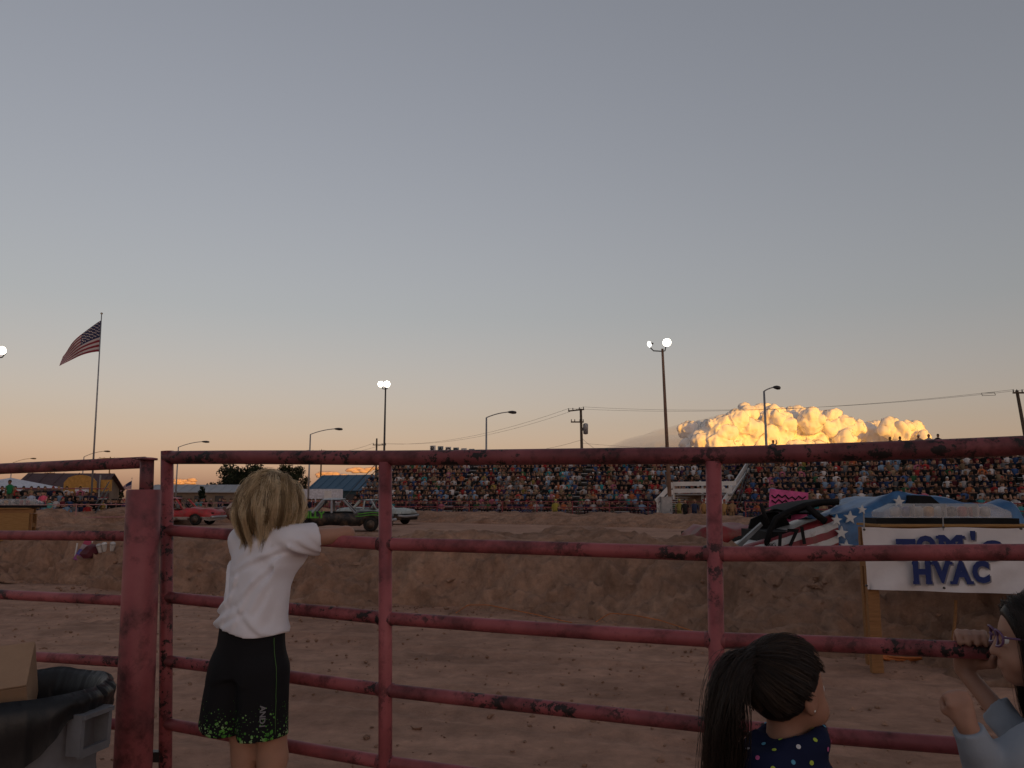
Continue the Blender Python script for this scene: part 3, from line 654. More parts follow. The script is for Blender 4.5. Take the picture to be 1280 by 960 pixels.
# ------------------------------------------------------------------ white stairs between the stands
st = empty('white_stairs', (*at(870, 640, 46).xy, 0), 0, 'white board stairway and landing between the two grandstands', 'stairs')
def W(px, py, Y): return at(px, py, Y)
def board(a, b, wd, ht, nm='board'): MB().bar(a, b, wd, ht).build(nm, M['white'], st, True)
YS = 47.0
board(W(841, 605, YS), W(920, 604, YS - .8), .06, .24); board(W(841, 613.5, YS), W(915, 613, YS - .8), .06, .24)
board(W(841, 605, YS), W(820, 627, YS - .6), .06, .26, 'hand_rail'); board(W(841, 614, YS), W(823, 636, YS - .6), .06, .22, 'hand_rail')
for px in (842, 878, 912): board(W(px, 603, YS + .08), W(px, 624, YS + .08), .1, .1, 'upright')
for px in (825, 822): board(W(px, 628, YS - .5), (*W(px, 628, YS - .5).xy, 0.0), .1, .1, 'upright')
MB().bar(W(842, 618, YS + .9), W(915, 618, YS + .1), 1.6, .08).build('landing', M['galv'], st, True)
M['tanwall'] = plain('tan_wall', (.36, .27, .20), .8)
a = W(847, 619, YS + 1.4); b = W(876, 619, YS + 1.1); MB().add([(a.x, a.y, 0), (b.x, b.y, 0), (b.x, b.y, b.z), (a.x, a.y, a.z), (a.x, a.y + .1, 0), (b.x, b.y + .1, 0), (b.x, b.y + .1, b.z), (a.x, a.y + .1, a.z)], [(0, 1, 2, 3), (7, 6, 5, 4), (0, 4, 5, 1), (2, 6, 7, 3), (1, 5, 6, 2), (0, 3, 7, 4)]).build('back_panel', M['tanwall'], st, True)
board(W(902, 631, 45.2), W(938, 574, 52), .07, .32, 'hand_rail'); board(W(900, 640, 45.2), W(936, 586, 52), .07, .12, 'hand_rail')
board(W(879, 628, YS - .9), W(905, 608, YS - .9), .06, .2, 'hand_rail')
for i in range(9):
    f = i / 8; p = W(828, 640, YS - .2).lerp(W(848, 619, YS + .3), f); MB().box((p.x + .35, p.y + .35, max(.08, p.z)), (.9, .3, .05)).build('tread', M['galv'], st, True)

# ------------------------------------------------------------------ lamps, poles, wires
M['lampglow'] = emit_mat('lit_floodlight', (1.0, .90, .72), 7)
M['lampdim'] = emit_mat('floodlight_side', (1.0, .95, .85), 3)
def flood(label, px, ytop, Y, heads, pole_mat, r_=.11, dx=0):
    top = at(px, ytop, Y); base = Vector((top.x + dx, top.y, 0)); root = empty('floodlight_pole', base, 0, label, 'floodlight', 'floodlights round the arena')
    MB().tube([base, base.lerp(top, .5), top], [r_, r_ * .8, r_ * .55], 10).build('pole', pole_mat, root, True, True)
    k = Y / FPX
    for (hx, hy, r2, yaw, lit) in heads:
        c = at(hx, hy, Y - .3); s_ = 1 if c.x > top.x else -1
        arm = [top + Vector((0, 0, -.15)), top + Vector((s_ * abs(c.x - top.x) * .7, 0, -.12)), Vector((c.x, top.y, top.z + (c.z - top.z) * .5)), Vector((c.x, top.y, c.z))]
        MB().tube(arm, .035, 6).build('bracket', M['darkmetal'], root, True)
        d = Vector((math.sin(yaw), -math.cos(yaw), -.25)).normalized(); q = d.to_track_quat('Z', 'Y').to_matrix()
        m = MB(); rr_ = r2 * k * .86; prof = [(.3, -.55), (.34, -.25), (.55, -.1), (1.0, .42), (1.03, .46)]
        rings = [[c + q @ Vector((a * rr_ * math.cos(2 * math.pi * j / 16), a * rr_ * math.sin(2 * math.pi * j / 16), z * rr_)) for j in range(16)] for a, z in prof]
        m.loft(rings, True, False); m.f.append(tuple(range(15, -1, -1))); m.m.append(0)
        h = m.build('reflector', M['darkmetal'] if lit else M['galv'], root, True, True)
        l = MB(); l.lathe([(.97, 0), (.8, .18), (.45, .3), (.02, .34)], 16, cap=False)
        l.v = [tuple(c + q @ (Vector(v) * rr_ + Vector((0, 0, .42 * rr_)))) for v in l.v]
        l.build('lens', M['lampglow'] if lit == 1 else M['lampdim'], h, True, True)
        MB().box(c - d * rr_ * .75, (rr_ * .5, rr_ * .5, rr_ * .5), q).build('ballast', M['darkmetal'], root, True)
flood('tall steel floodlight with two lit lamps beside the long grandstand end', 482, 484, 60, [(476, 480, 4.2, .15, 1), (484, 480, 4.6, .0, 1)], M['darkmetal'], .10)
flood('rusty floodlight pole with one lit lamp facing out by the white stairs', 828, 436, 46.8, [(833.5, 428, 6.0, -.1, 1), (813, 430, 4.6, -1.15, 2)], M['rustpole'], .13, .22)
flood('floodlight with one lit lamp on a pole beside the low bleacher', -6, 444, 44, [(3, 438, 6, .3, 1)], M['darkmetal'])
cab = empty('electric_cabinet', (*at(833, 640, 46.4).xy, 0), 0, 'grey electric cabinet at the foot of the rusty floodlight pole', 'cabinet')
MB().box((0, 0, .75), (.62, .4, 1.5)).build('case', M['galv'], cab); MB().box((0, -.205, .78), (.54, .02, 1.3)).build('door', M['galv'], cab); MB().box((.2, -.23, .8), (.03, .03, .14)).build('handle', M['darkmetal'], cab); MB().box((0, 0, 1.53), (.68, .46, .05)).build('lid', M['galv'], cab)
def street(px, py, Y, tip_px, tip_py, label):
    top = at(px, py, Y); tip = at(tip_px, tip_py, Y); root = empty('street_lamp', (top.x, top.y, 0), 0, label, 'street lamp', 'street lamps along the road behind the stands')
    MB().tube([(top.x, top.y, 0), top], [.12, .07], 8).build('pole', M['galv'], root, True, True)
    d = tip - top; arm = [top + Vector((d.x * t, 0, d.z * (1 - (1 - t) ** 1.9))) for t in np.linspace(0, .93, 9)]
    MB().tube(arm, .045, 6).build('arm', M['galv'], root, True, True)
    s_ = math.copysign(1, d.x); h = MB(); L = abs(d.x) * .2 + .35
    rings = [[tip + Vector((s_ * (x - .4) * L, .16 * a * math.cos(t), (.13 * a) * math.sin(t) - x * .05)) for t in np.linspace(0, 2 * math.pi, 9)[:-1]] for x, a in ((0, .35), (.2, .8), (.55, 1.15), (.9, .9), (1.0, .3))]
    h.loft(rings); h.build('lamp_head', M['darkmetal'], root, True, True)
street(955, 489, 55, 970, 484, 'street lamp with curved arm standing in front of the glowing cloud')
street(608, 522, 71, 639, 515, 'street lamp above the middle of the long grandstand')
street(388, 543, 88, 422, 536, 'street lamp rising beside the blue roofed barn')
street(223, 559, 108, 256, 552, 'street lamp rising behind the long grey shed')
street(105, 571, 130, 133, 564, 'street lamp standing just left of the flagpole')
street(15, 579, 155, 41, 573, 'small far street lamp behind the white tent')
def utility(label, px, py, Y, arms, lean=0, drum=False):
    top = at(px, py, Y); root = empty('utility_pole', (top.x + lean, top.y, 0), 0, label, 'utility pole', 'wooden utility poles')
    b = Vector((top.x + lean, top.y, 0)); MB().tube([b, b.lerp(top, .5), top], [.17, .14, .11], 8).build('pole', M['wood_pole'], root, True, True); o = []
    for dz, half, tilt, off in arms:
        c = top + Vector((off, -.15, -dz)); a = c + Vector((-half, 0, -tilt)); e = c + Vector((half, 0, tilt))
        ar = MB().bar(a, e, .10, .12).build('crossarm', M['wood_pole'], root, True)
        for f in (.04, .3, .7, .96):
            q = a.lerp(e, f); MB().lathe([(.03, 0), (.05, .06), (.03, .10), (.05, .14), (.02, .2)], 8, q + Vector((0, 0, .06))).build('insulator', M['darkmetal'], ar, True); o.append(q + Vector((0, 0, .24)))
    if drum:
        c = top + Vector((.42, -.05, -1.9)); MB().lathe([(.05, -.5), (.22, -.45), (.24, .4), (.2, .5), (.05, .55)], 12, c).build('transformer', M['galv'], root, True, True)
        MB().box(c + Vector((-.24, 0, 0)), (.2, .1, .3)).build('bracket', M['darkmetal'], root, True)
    return o, top
w1, t1 = utility('wooden utility pole with crossarms and a grey transformer above the long stand', 726, 511, 75, [(.15, .75, .08, -.45), (1.25, .6, 0, -.35)], .12, True)
w2, t2 = utility('leaning wooden utility pole behind the right end of the grandstand', 1271, 488, 60, [(.2, .5, .0, .1)], .9)
w3, t3 = utility('wooden utility pole behind the floodlight with two lit lamps', 471, 548, 110, [(.9, .9, 0, .4)], 0)
w4, t4 = utility('far utility pole with crossarm above the blue roofed barn', 402, 562, 140, [(.3, 1.4, 0, -.9)], 0)
w5, t5 = utility('far utility pole between the flagpole and the thick red post', 138, 571, 170, [(.3, 1.6, 0, -.6)], 0)
w6, t6 = utility('far utility pole rising above the brown roofed shed', 63, 588, 190, [(.6, 1.2, 0, 0)], 0)
M['wire'] = plain('wire', (.03, .03, .03), .6)
def wire(a, b, sag, nm, label, r_=.012):
    a, b = Vector(a), Vector(b); m = MB(); m.tube([a.lerp(b, t) - Vector((0, 0, 4 * sag * t * (1 - t))) for t in np.linspace(0, 1, 25)], r_, 4, False)
    tag(m.build(nm, M['wire']), label, 'cable', 'overhead cables')
for k, (i, j) in enumerate(((0, 0), (3, 3))): wire(w1[i], w2[j], .8, 'overhead_cable', 'overhead cable strung from the transformer pole to the leaning pole')
wire(t1 + Vector((0, 0, -3.2)), t2 + Vector((0, 0, -3.4)), .9, 'overhead_cable', 'lower cable from the transformer pole crossing the bright cloud')
for i, j in ((0, 0), (3, 3)): wire(w1[i], w3[j], 1.2, 'overhead_cable', 'overhead cable strung from the transformer pole to the pole behind floodlight')
wire(t1 + Vector((0, 0, -2.9)), at(640, 566, 66), .2, 'overhead_cable', 'guy cable sloping down from the transformer pole behind the stand')
wire(t1 + Vector((0, 0, -2.7)), at(765, 572, 70), .2, 'overhead_cable', 'short guy cable sloping down past the transformer to the far crowd')
for i, j in ((0, 0), (3, 3)): wire(w3[i], w4[j], .8, 'overhead_cable', 'overhead cable between the two poles near the blue barn', .016)
wire(w4[0], w5[3], 1.4, 'overhead_cable', 'far overhead cable above the long grey shed', .018); wire(w5[0], w6[3], 1.0, 'overhead_cable', 'far overhead cable behind the flagpole', .018)
q = at(1236, 493, 61); m = MB()
for a, b in (((-.55, 0, .1), (.45, 0, .14)), ((-.5, 0, -.1), (.5, 0, -.06)), ((-.55, 0, .1), (-.5, 0, -.1)), ((.45, 0, .14), (.5, 0, -.06))): m.tube([q + Vector(a), q + Vector(b)], .02, 4)
tag(m.build('cable_spacer', M['wire']), 'small cable spacer frame hanging on the wires by the leaning pole', 'spacer')

# ------------------------------------------------------------------ flagpole and flags
def flag_mesh(c0, W_, H_, droop, seed):
    """rows of stripes hanging from a hoist at x=0 streaming to -x; returns stripe meshes and canton"""
    nu, nv = 27, 27; u = np.linspace(0, 1, nu); v = np.linspace(0, 1, nv); U, V = np.meshgrid(u, v, indexing='ij')
    X = -W_ * U * (1 - .22 * U); Z = -H_ * V * (1 - .72 * U) - droop * U ** 1.15 + .05 * np.sin(U * 9 + V * 2) * U; Y = .28 * np.sin(U * 8.5 + V * 2.2) * (U ** .6) * W_ * .2
    return np.stack([X, Y, Z], -1)
k = N('flag_red'); k.base((.22, .025, .04), .8); FR = k.done(); k = N('flag_white'); k.base((.52, .46, .46), .8); FW = k.done(); k = N('flag_blue'); k.base((.018, .026, .085), .8); FB = k.done()
def flagpole(label, px0, y0, pxb, Y, W_, H_, droop, r_, stars=True):
    top = at(px0, y0, Y); base = at(pxb, 645, Y); base.z = 0; root = empty('flagpole', base, 0, label, 'flagpole')
    MB().tube([base, base.lerp(top, .5), top], [r_, r_ * .8, r_ * .45], 10).build('pole', M['galv'], root, True, True)
    MB().lathe([(.01, -.06), (.06, -.03), (.07, 0), (.06, .04), (.01, .07)], 10, top + Vector((0, 0, .05))).build('finial', M['galv'], root, True, True)
    G = flag_mesh(None, W_, H_, droop, 1); hoist = top + (base - top).normalized() * .35
    fl = empty('flag', hoist, 0, 'american flag streaming to the side on ' + ('the tall flagpole' if stars else 'a far small pole'), 'flag')
    sh = (base - top).normalized()
    P = G.copy(); P[..., 0] += sh.x / abs(sh.z) * (-G[..., 2]) * (1 - np.linspace(0, 1, 27))[:, None]
    for k_ in range(13):
        a, b = int(round(k_ * 26 / 13)), int(round((k_ + 1) * 26 / 13)); u0 = 11 if k_ < 7 else 0
        S = P[u0:, a:b + 1]; n = S.shape; V = S.reshape(-1, 3); F = grid_faces(n[0], n[1])
        link('stripe', np_mesh('stripe', V, F), FR if k_ % 2 == 0 else FW, fl)
    S = P[:12, :15]; cn = link('canton', np_mesh('canton', S.reshape(-1, 3), grid_faces(12, 15)), FB, fl)
    if stars:
        for i in range(9):
            for j in range(5 if i % 2 else 6):
                uu = (j + (1 if i % 2 else .5)) / 6.0 * 11; vv = (i + .8) / 9.6 * 14; p = P[int(uu), int(vv)] * (1 - uu % 1) + P[min(11, int(uu) + 1), int(vv)] * (uu % 1)
                s_ = MB(); s_.add([tuple(p + np.array([math.sin(t * math.pi / 5) * q_, -.02, math.cos(t * math.pi / 5) * q_])) for t in range(10) for q_ in ((.055 if t % 2 == 0 else .024) * W_ / 2.6,)], [tuple(range(10))])
                s_.build('star', FW, cn)
flagpole('tall thin steel flagpole standing behind the low bleacher', 127, 393, 113, 46, 2.75, 1.85, 2.15, .06)
flagpole('far small flagpole beyond the pale rail near the thick post', 165, 598, 161.5, 120, 2.0, 1.2, 1.2, .05, False)

# ------------------------------------------------------------------ trees
def leaf_mat(nm, c):
    k = N(nm); a = k.n('VertexColor', layer_name='Col'); k.base(k.mix(1.0, a.outputs[0], c, 'MULTIPLY'), .8, .1); return k.done()
LEAF = leaf_mat('tree_leaves', (.022, .028, .015)); LEAF2 = leaf_mat('conifer_leaves', (.014, .022, .014))
def tree(label, px, ytop, Y, wpx, mat, seed, n=2600, base_z=0, cone=False):
    r = np.random.default_rng(seed); k = Y / FPX; top = at(px, ytop, Y); H = top.z; Wd = wpx * k / 2
    root = empty('tree', (top.x, top.y, 0), 0, label, 'tree', 'trees beyond the arena')
    tr = MB(); tr.tube([(0, 0, 0), (.05, 0, H * .35), (.1, .05, H * .8)], [H * .035, H * .025, H * .008], 8)
    for i in range(7):
        a = r.uniform(0, 6.3); z = H * r.uniform(.3, .6); tr.tube([(.06, 0, z), (math.cos(a) * Wd * .5, math.sin(a) * Wd * .5, z + H * .2)], [H * .013, H * .004], 5)
    tr.build('trunk', M['wood_pole'], root, False, True)
    cl = []
    for i in range(26):
        if cone:
            z = r.uniform(.12, .95); a = r.uniform(0, 6.3); q = (1 - z) * r.uniform(.3, 1) ** .5; cl.append((math.cos(a) * q * Wd, math.sin(a) * q * Wd, z * H, Wd * .28))
        else:
            d = r.normal(size=3); d /= np.linalg.norm(d); q = r.uniform(.2, .85) ** .6
            cl.append((d[0] * Wd * q, d[1] * Wd * q, H * .56 + d[2] * H * .38 * q, r.uniform(.16, .34) * Wd))
    cl = np.array(cl); pick = r.integers(0, len(cl), n); off = r.normal(size=(n, 3)); off /= np.linalg.norm(off, axis=1)[:, None]
    C = cl[pick, :3] + off * cl[pick, 3:4] * r.uniform(.35, 1.08, (n, 1)); C[:, 2] = np.clip(C[:, 2], H * .1, H)
    s_ = r.uniform(.5, 1.3, (n, 1)) * max(.16, Wd * .045); a = r.normal(size=(n, 3)); a /= np.linalg.norm(a, axis=1)[:, None]; b = np.cross(a, r.normal(size=(n, 3))); b /= np.linalg.norm(b, axis=1)[:, None]
    V = np.stack([C - a * s_, C - b * s_ * .5, C + a * s_, C + b * s_ * .5], 1).reshape(-1, 3); F = np.arange(4 * n).reshape(-1, 4)
    col = np.repeat(r.uniform(.6, 1.6, (n, 1)) * np.array([[1, 1, 1]]), 4, 0)
    link('crown', np_mesh('crown', V, F, False, col), mat, root)
tree('broad dark leafy tree behind the long grey shed', 312, 578, 150, 84, LEAF, 1, 9000)
tree('dark leafy tree next to the blue roofed barn', 360, 578, 155, 58, LEAF, 2, 7000)
tree('small round dark evergreen in front of the long grey shed', 253, 608, 118, 17, LEAF2, 3, 1500, cone=True)
tree('small loose tree peeking over the end of the long grey shed', 265, 598, 165, 16, LEAF, 4, 1200)
tree('low tree beside the broad tree behind the grey shed', 284, 592, 168, 34, LEAF, 14, 3000)
tree('round leafy tree behind the brown roofed shed', 92, 597, 160, 24, LEAF, 5, 1800)
tree('small leafy tree left of the round one behind the brown shed', 74, 600, 165, 13, LEAF, 6, 1000)
tree('leafy tree just right of the flagpole behind the food stand', 121, 599, 150, 17, LEAF, 7, 1500)
tree('low leafy tree in the tree row right of the flagpole', 134, 604, 152, 20, LEAF, 8, 1500)
tree('narrow dark conifer in the tree row near the thick post', 145, 604, 155, 7, LEAF2, 9, 800, cone=True)
tree('small round tree at the far end of the tree row by the thick post', 152, 605, 158, 9, LEAF, 10, 900)

# ------------------------------------------------------------------ buildings
M['blue_metal'] = plain('blue_metal_roof', (.030, .085, .145), .5, .4, 0, .15, .4); M['blue_wall'] = plain('blue_metal_wall', (.028, .06, .075), .7, .3, 0, .15, .4)
M['grey_roof'] = plain('pale_roof', (.30, .30, .31), .6, .3, 0, .1, .3); M['tan_block'] = plain('tan_block', (.17, .13, .10), .85, .2, 0, .2, .5); M['brown_roof'] = plain('brown_roof', (.075, .040, .042), .7)
M['yellow_front'] = plain('yellow_front', (.42, .22, .055), .7); M['tent'] = plain('tent_canvas', (.55, .55, .60), .8)
def gable(name, label, cat, c, rz, L, Wd, eave, ridge, wm, rm, over=.4):
    root = empty(name, c, rz, label, cat)                       # ridge along local x
    m = MB(); w2_, l2 = Wd / 2, L / 2
    m.add([(-l2, -w2_, 0), (l2, -w2_, 0), (l2, w2_, 0), (-l2, w2_, 0), (-l2, -w2_, eave), (l2, -w2_, eave), (l2, w2_, eave), (-l2, w2_, eave), (-l2, 0, ridge - .05), (l2, 0, ridge - .05)],
          [(0, 1, 5, 4), (2, 3, 7, 6), (1, 2, 6, 9, 5), (3, 0, 4, 8, 7), (3, 2, 1, 0)])
    m.build('wall', wm, root)
    sl_ = (ridge - eave) / w2_
    for s_ in (-1, 1):
        a = (-l2 - over, s_ * (w2_ + over), eave - sl_ * over); b = (l2 + over, s_ * (w2_ + over), eave - sl_ * over); c2 = (l2 + over, 0, ridge); d = (-l2 - over, 0, ridge); t = .12
        rm_ = MB(); rm_.add([a, b, c2, d] + [(x, y, z + t) for x, y, z in (a, b, c2, d)], [(0, 1, 2, 3), (7, 6, 5, 4), (0, 4, 5, 1), (1, 5, 6, 2), (2, 6, 7, 3), (3, 7, 4, 0)])
        ro = rm_.build('roof', rm, root)
        n = int(L / 1.5)
        for i in range(n + 1):
            x = -l2 + i * L / n; MB().bar((x, s_ * (w2_ + over), eave - sl_ * over + t + .03), (x, 0, ridge + t + .03), .06, .05).build('seam', rm, ro)
    return root
bc = at(428, 640, 128); barn = gable('barn', 'blue metal barn with a gable roof behind the end of the grandstand', 'barn', (bc.x + 3.0, bc.y + 2, 0), R(-20), 15, 8.5, 2.7, 5.0, M['blue_wall'], M['blue_metal'])
MB().box((-7.6, -1.0, 1.8), (.12, 2.2, 1.1)).build('sign_board', M['tent'], barn); MB().box((-7.55, 1.8, 1.1), (.1, 1.4, 2.2)).build('door', M['darkmetal'], barn)
for i in range(3): MB().box((-4 + i * 4, -4.28, 1.5), (1.4, .08, 1.0)).build('window', M['darkmetal'], barn)
sc_ = at(258, 640, 135); shed = gable('long_shed', 'long low shed with a pale grey roof behind the red wrecked car', 'shed', (sc_.x, sc_.y, 0), R(4), 16, 9, 2.4, 3.5, M['tan_block'], M['grey_roof'], .5)
for i in range(5): MB().box((-6.4 + i * 3.2, -4.53, 1.35), (1.3, .08, .9)).build('window', M['darkmetal'], shed)
sc_ = at(86, 640, 95); sh2 = gable('brown_shed', 'shed with a dark brown roof behind the yellow food stand', 'shed', (sc_.x, sc_.y, 0), R(8), 8.5, 7, 2.6, 4.2, M['tan_block'], M['brown_roof'], .5)
MB().box((-1.5, -3.53, 1.2), (1.2, .08, 1.6)).build('door', M['darkmetal'], sh2)
fs = empty('food_stand', (*at(103, 640, 58).xy, 0), 0, 'yellow food stand with an arched sign front near the flagpole', 'food stand')
m = MB(); arc = [(-1.15, 0), (1.15, 0), (1.15, .75), (.85, 1.05), (.4, 1.2), (0, 1.24), (-.4, 1.2), (-.85, 1.05), (-1.15, .7)]
m.add([(x, -.6, 1.85 + z) for x, z in arc] + [(x, -.5, 1.85 + z) for x, z in arc], [tuple(range(9)), tuple(range(17, 8, -1))] + [(i, i + 9, (i + 1) % 9 + 9, (i + 1) % 9) for i in range(9)]); m.build('arched_front', M['yellow_front'], fs)
MB().box((0, .5, .95), (2.2, 1.9, 1.8)).build('body', M['brown_roof'], fs); MB().box((0, -.47, .62), (2.0, .08, .5)).build('counter_front', M['yellow_front'], fs)
MB().box((.2, -.65, 2.02), (.95, .06, .32)).build('sign_board', M['tent'], fs); MB().box((0, -.7, .95), (2.1, .35, .05)).build('counter', M['lumber'], fs)
MB().box((1.35, -.5, 1.55), (.08, .08, 3.1)).build('post', M['galv'], fs); MB().box((1.75, -.4, 2.35), (.8, .06, .8)).build('menu_board', M['yellow_front'], fs)
def tent(label, px, Y, W_, H_):
    c = at(px, 640, Y); root = empty('canopy_tent', (c.x, c.y, 0), 0, label, 'tent')
    m = MB(); w2_ = W_ / 2; m.add([(-w2_, -w2_, H_ * .74), (w2_, -w2_, H_ * .74), (w2_, w2_, H_ * .74), (-w2_, w2_, H_ * .74), (0, 0, H_)], [(0, 1, 4), (1, 2, 4), (2, 3, 4), (3, 0, 4), (3, 2, 1, 0)]); m.build('canopy', M['tent'], root)
    for a, b in ((-1, -1), (1, -1), (1, 1), (-1, 1)): MB().tube([(a * w2_ * .98, b * w2_ * .98, 0), (a * w2_ * .98, b * w2_ * .98, H_ * .75)], .05, 6).build('leg', M['galv'], root)
    for a, b in ((0, -1), (0, 1)): MB().box((0, b * w2_, H_ * .68), (W_, .03, .3)).build('valance', M['tent'], root)
tent('white canopy tent behind the low bleacher', 10, 62, 5.5, 3.0)
cw = at(396, 640, 92); ws = empty('trailer', (cw.x, cw.y, 0), R(-6), 'white box trailer parked in front of the blue barn', 'trailer')
MB().box((0, 0, 1.45), (5.2, 2.2, 2.0)).build('body', M['tent'], ws)
for x in (-.6, .4):
    m = MB(); m.tube([(x, -1.12, .36), (x, -.9, .36)], .36, 14); m.build('wheel', M['tyre'], ws)
MB().tube([(2.6, 0, .5), (3.6, 0, .45)], .06, 6).build('tow_bar', M['darkmetal'], ws); MB().box((1.6, -1.12, 1.4), (.8, .05, 1.7)).build('door', M['white'], ws)
# letter boards above the long stand
def text_mesh(txt, size, extrude=.004, offset=0.0, align='CENTER', spacing=1.0):
    cu = bpy.data.curves.new('t', 'FONT'); cu.body = txt; cu.size = size; cu.extrude = extrude; cu.offset = offset; cu.align_x = align; cu.align_y = 'CENTER'; cu.space_character = spacing; cu.resolution_u = 3
    o = bpy.data.objects.new('t', cu); COL.objects.link(o); dg = bpy.context.evaluated_depsgraph_get(); me = bpy.data.meshes.new_from_object(o.evaluated_get(dg)); bpy.data.objects.remove(o); return me
ls = empty('letter_sign', (*at(570, 570, 68).xy, 0), R(-12), 'row of square letter boards standing above the back of the long grandstand', 'sign')
M['letterblue'] = plain('sign_blue_grey', (.22, .27, .30), .7)
for i, ch in enumerate('RAOD   '):
    p = at(542 + i * 9.6, 560 + i * .95, 68); z = p.z - .08; x = (i - 3) * .68
    bd = MB().box((x, 0, z), (.46, .12, .62)).build('board', M['white'] if i % 2 == 0 else M['letterblue'], ls)
    MB().box((x, .1, z / 2 - .16), (.08, .08, z - .31)).build('post', M['darkmetal'], ls)
    if ch != ' ':
        me = text_mesh(ch, .6, .01, .012); o = link('letter', me, M['black'], bd); o.location = (x, -.075, z); o.rotation_euler = (R(90), 0, 0)

# ------------------------------------------------------------------ derby cars
def car_paint(nm, c, c2=None, zs=.55):
    k = N(nm); n = k.noise(3, 5, .6); col = k.ramp(n, [(.3, tuple(q * .65 for q in c)), (.65, c)])
    if c2:
        sp = k.n('SeparateXYZ'); k.l(k.co(), sp.inputs[0]); col = k.mix(k.ramp(sp.outputs[2], [(zs - .004, (1, 1, 1)), (zs, (0, 0, 0))]), col, c2)
    mud = k.noise(2.2, 6, .7); col = k.mix(k.ramp(mud, [(.48, (0, 0, 0)), (.68, (.85, .85, .85))]), col, (.14, .09, .06))
    k.base(col, .5, .4); return k.done()
def car_body(L, Wd, top, bot, crump, seed):
    """top(x): centre height of the shell along the length; a lofted shell with wheel arches"""
    n = 41; xs = np.linspace(-L / 2, L / 2, n); rings = []
    for x in xs:
        e = abs(x) / (L / 2); w_ = Wd / 2 * (1 - .16 * e ** 4); t = top(x); b = bot
        for wx in (-L * .31, L * .30):
            if abs(x - wx) < .40: b = max(b, .05 + math.sqrt(max(0, .40 ** 2 - (x - wx) ** 2)) * .95 + .12)
        b = min(b, t - .16)
        m_ = b + (t - b) * .55
        rings.append([(x, -w_ * .80, b), (x, -w_ * .97, b + .02), (x, -w_, m_), (x, -w_ * .97, t - .08), (x, -w_ * .86, t - .012), (x, -w_ * .42, t + .02), (x, 0, t + .03), (x, w_ * .42, t + .02), (x, w_ * .86, t - .012), (x, w_ * .97, t - .08), (x, w_, m_), (x, w_ * .97, b + .02), (x, w_ * .80, b)])
    V = np.array(rings, float).reshape(-1, 3); V += crump * np.stack([vnoise(V * 2.6, seed), vnoise(V * 2.6, seed + 1), 1.1 * vnoise(V * 2.6, seed + 2)], 1) + .45 * crump * np.stack([vnoise(V * 6, seed + 4), vnoise(V * 6, seed + 5), vnoise(V * 6, seed + 6)], 1)
    m = MB(); R13 = [[Vector(V[i * 13 + j]) for j in range(13)] for i in range(n)]; m.loft(R13, True, True); return m
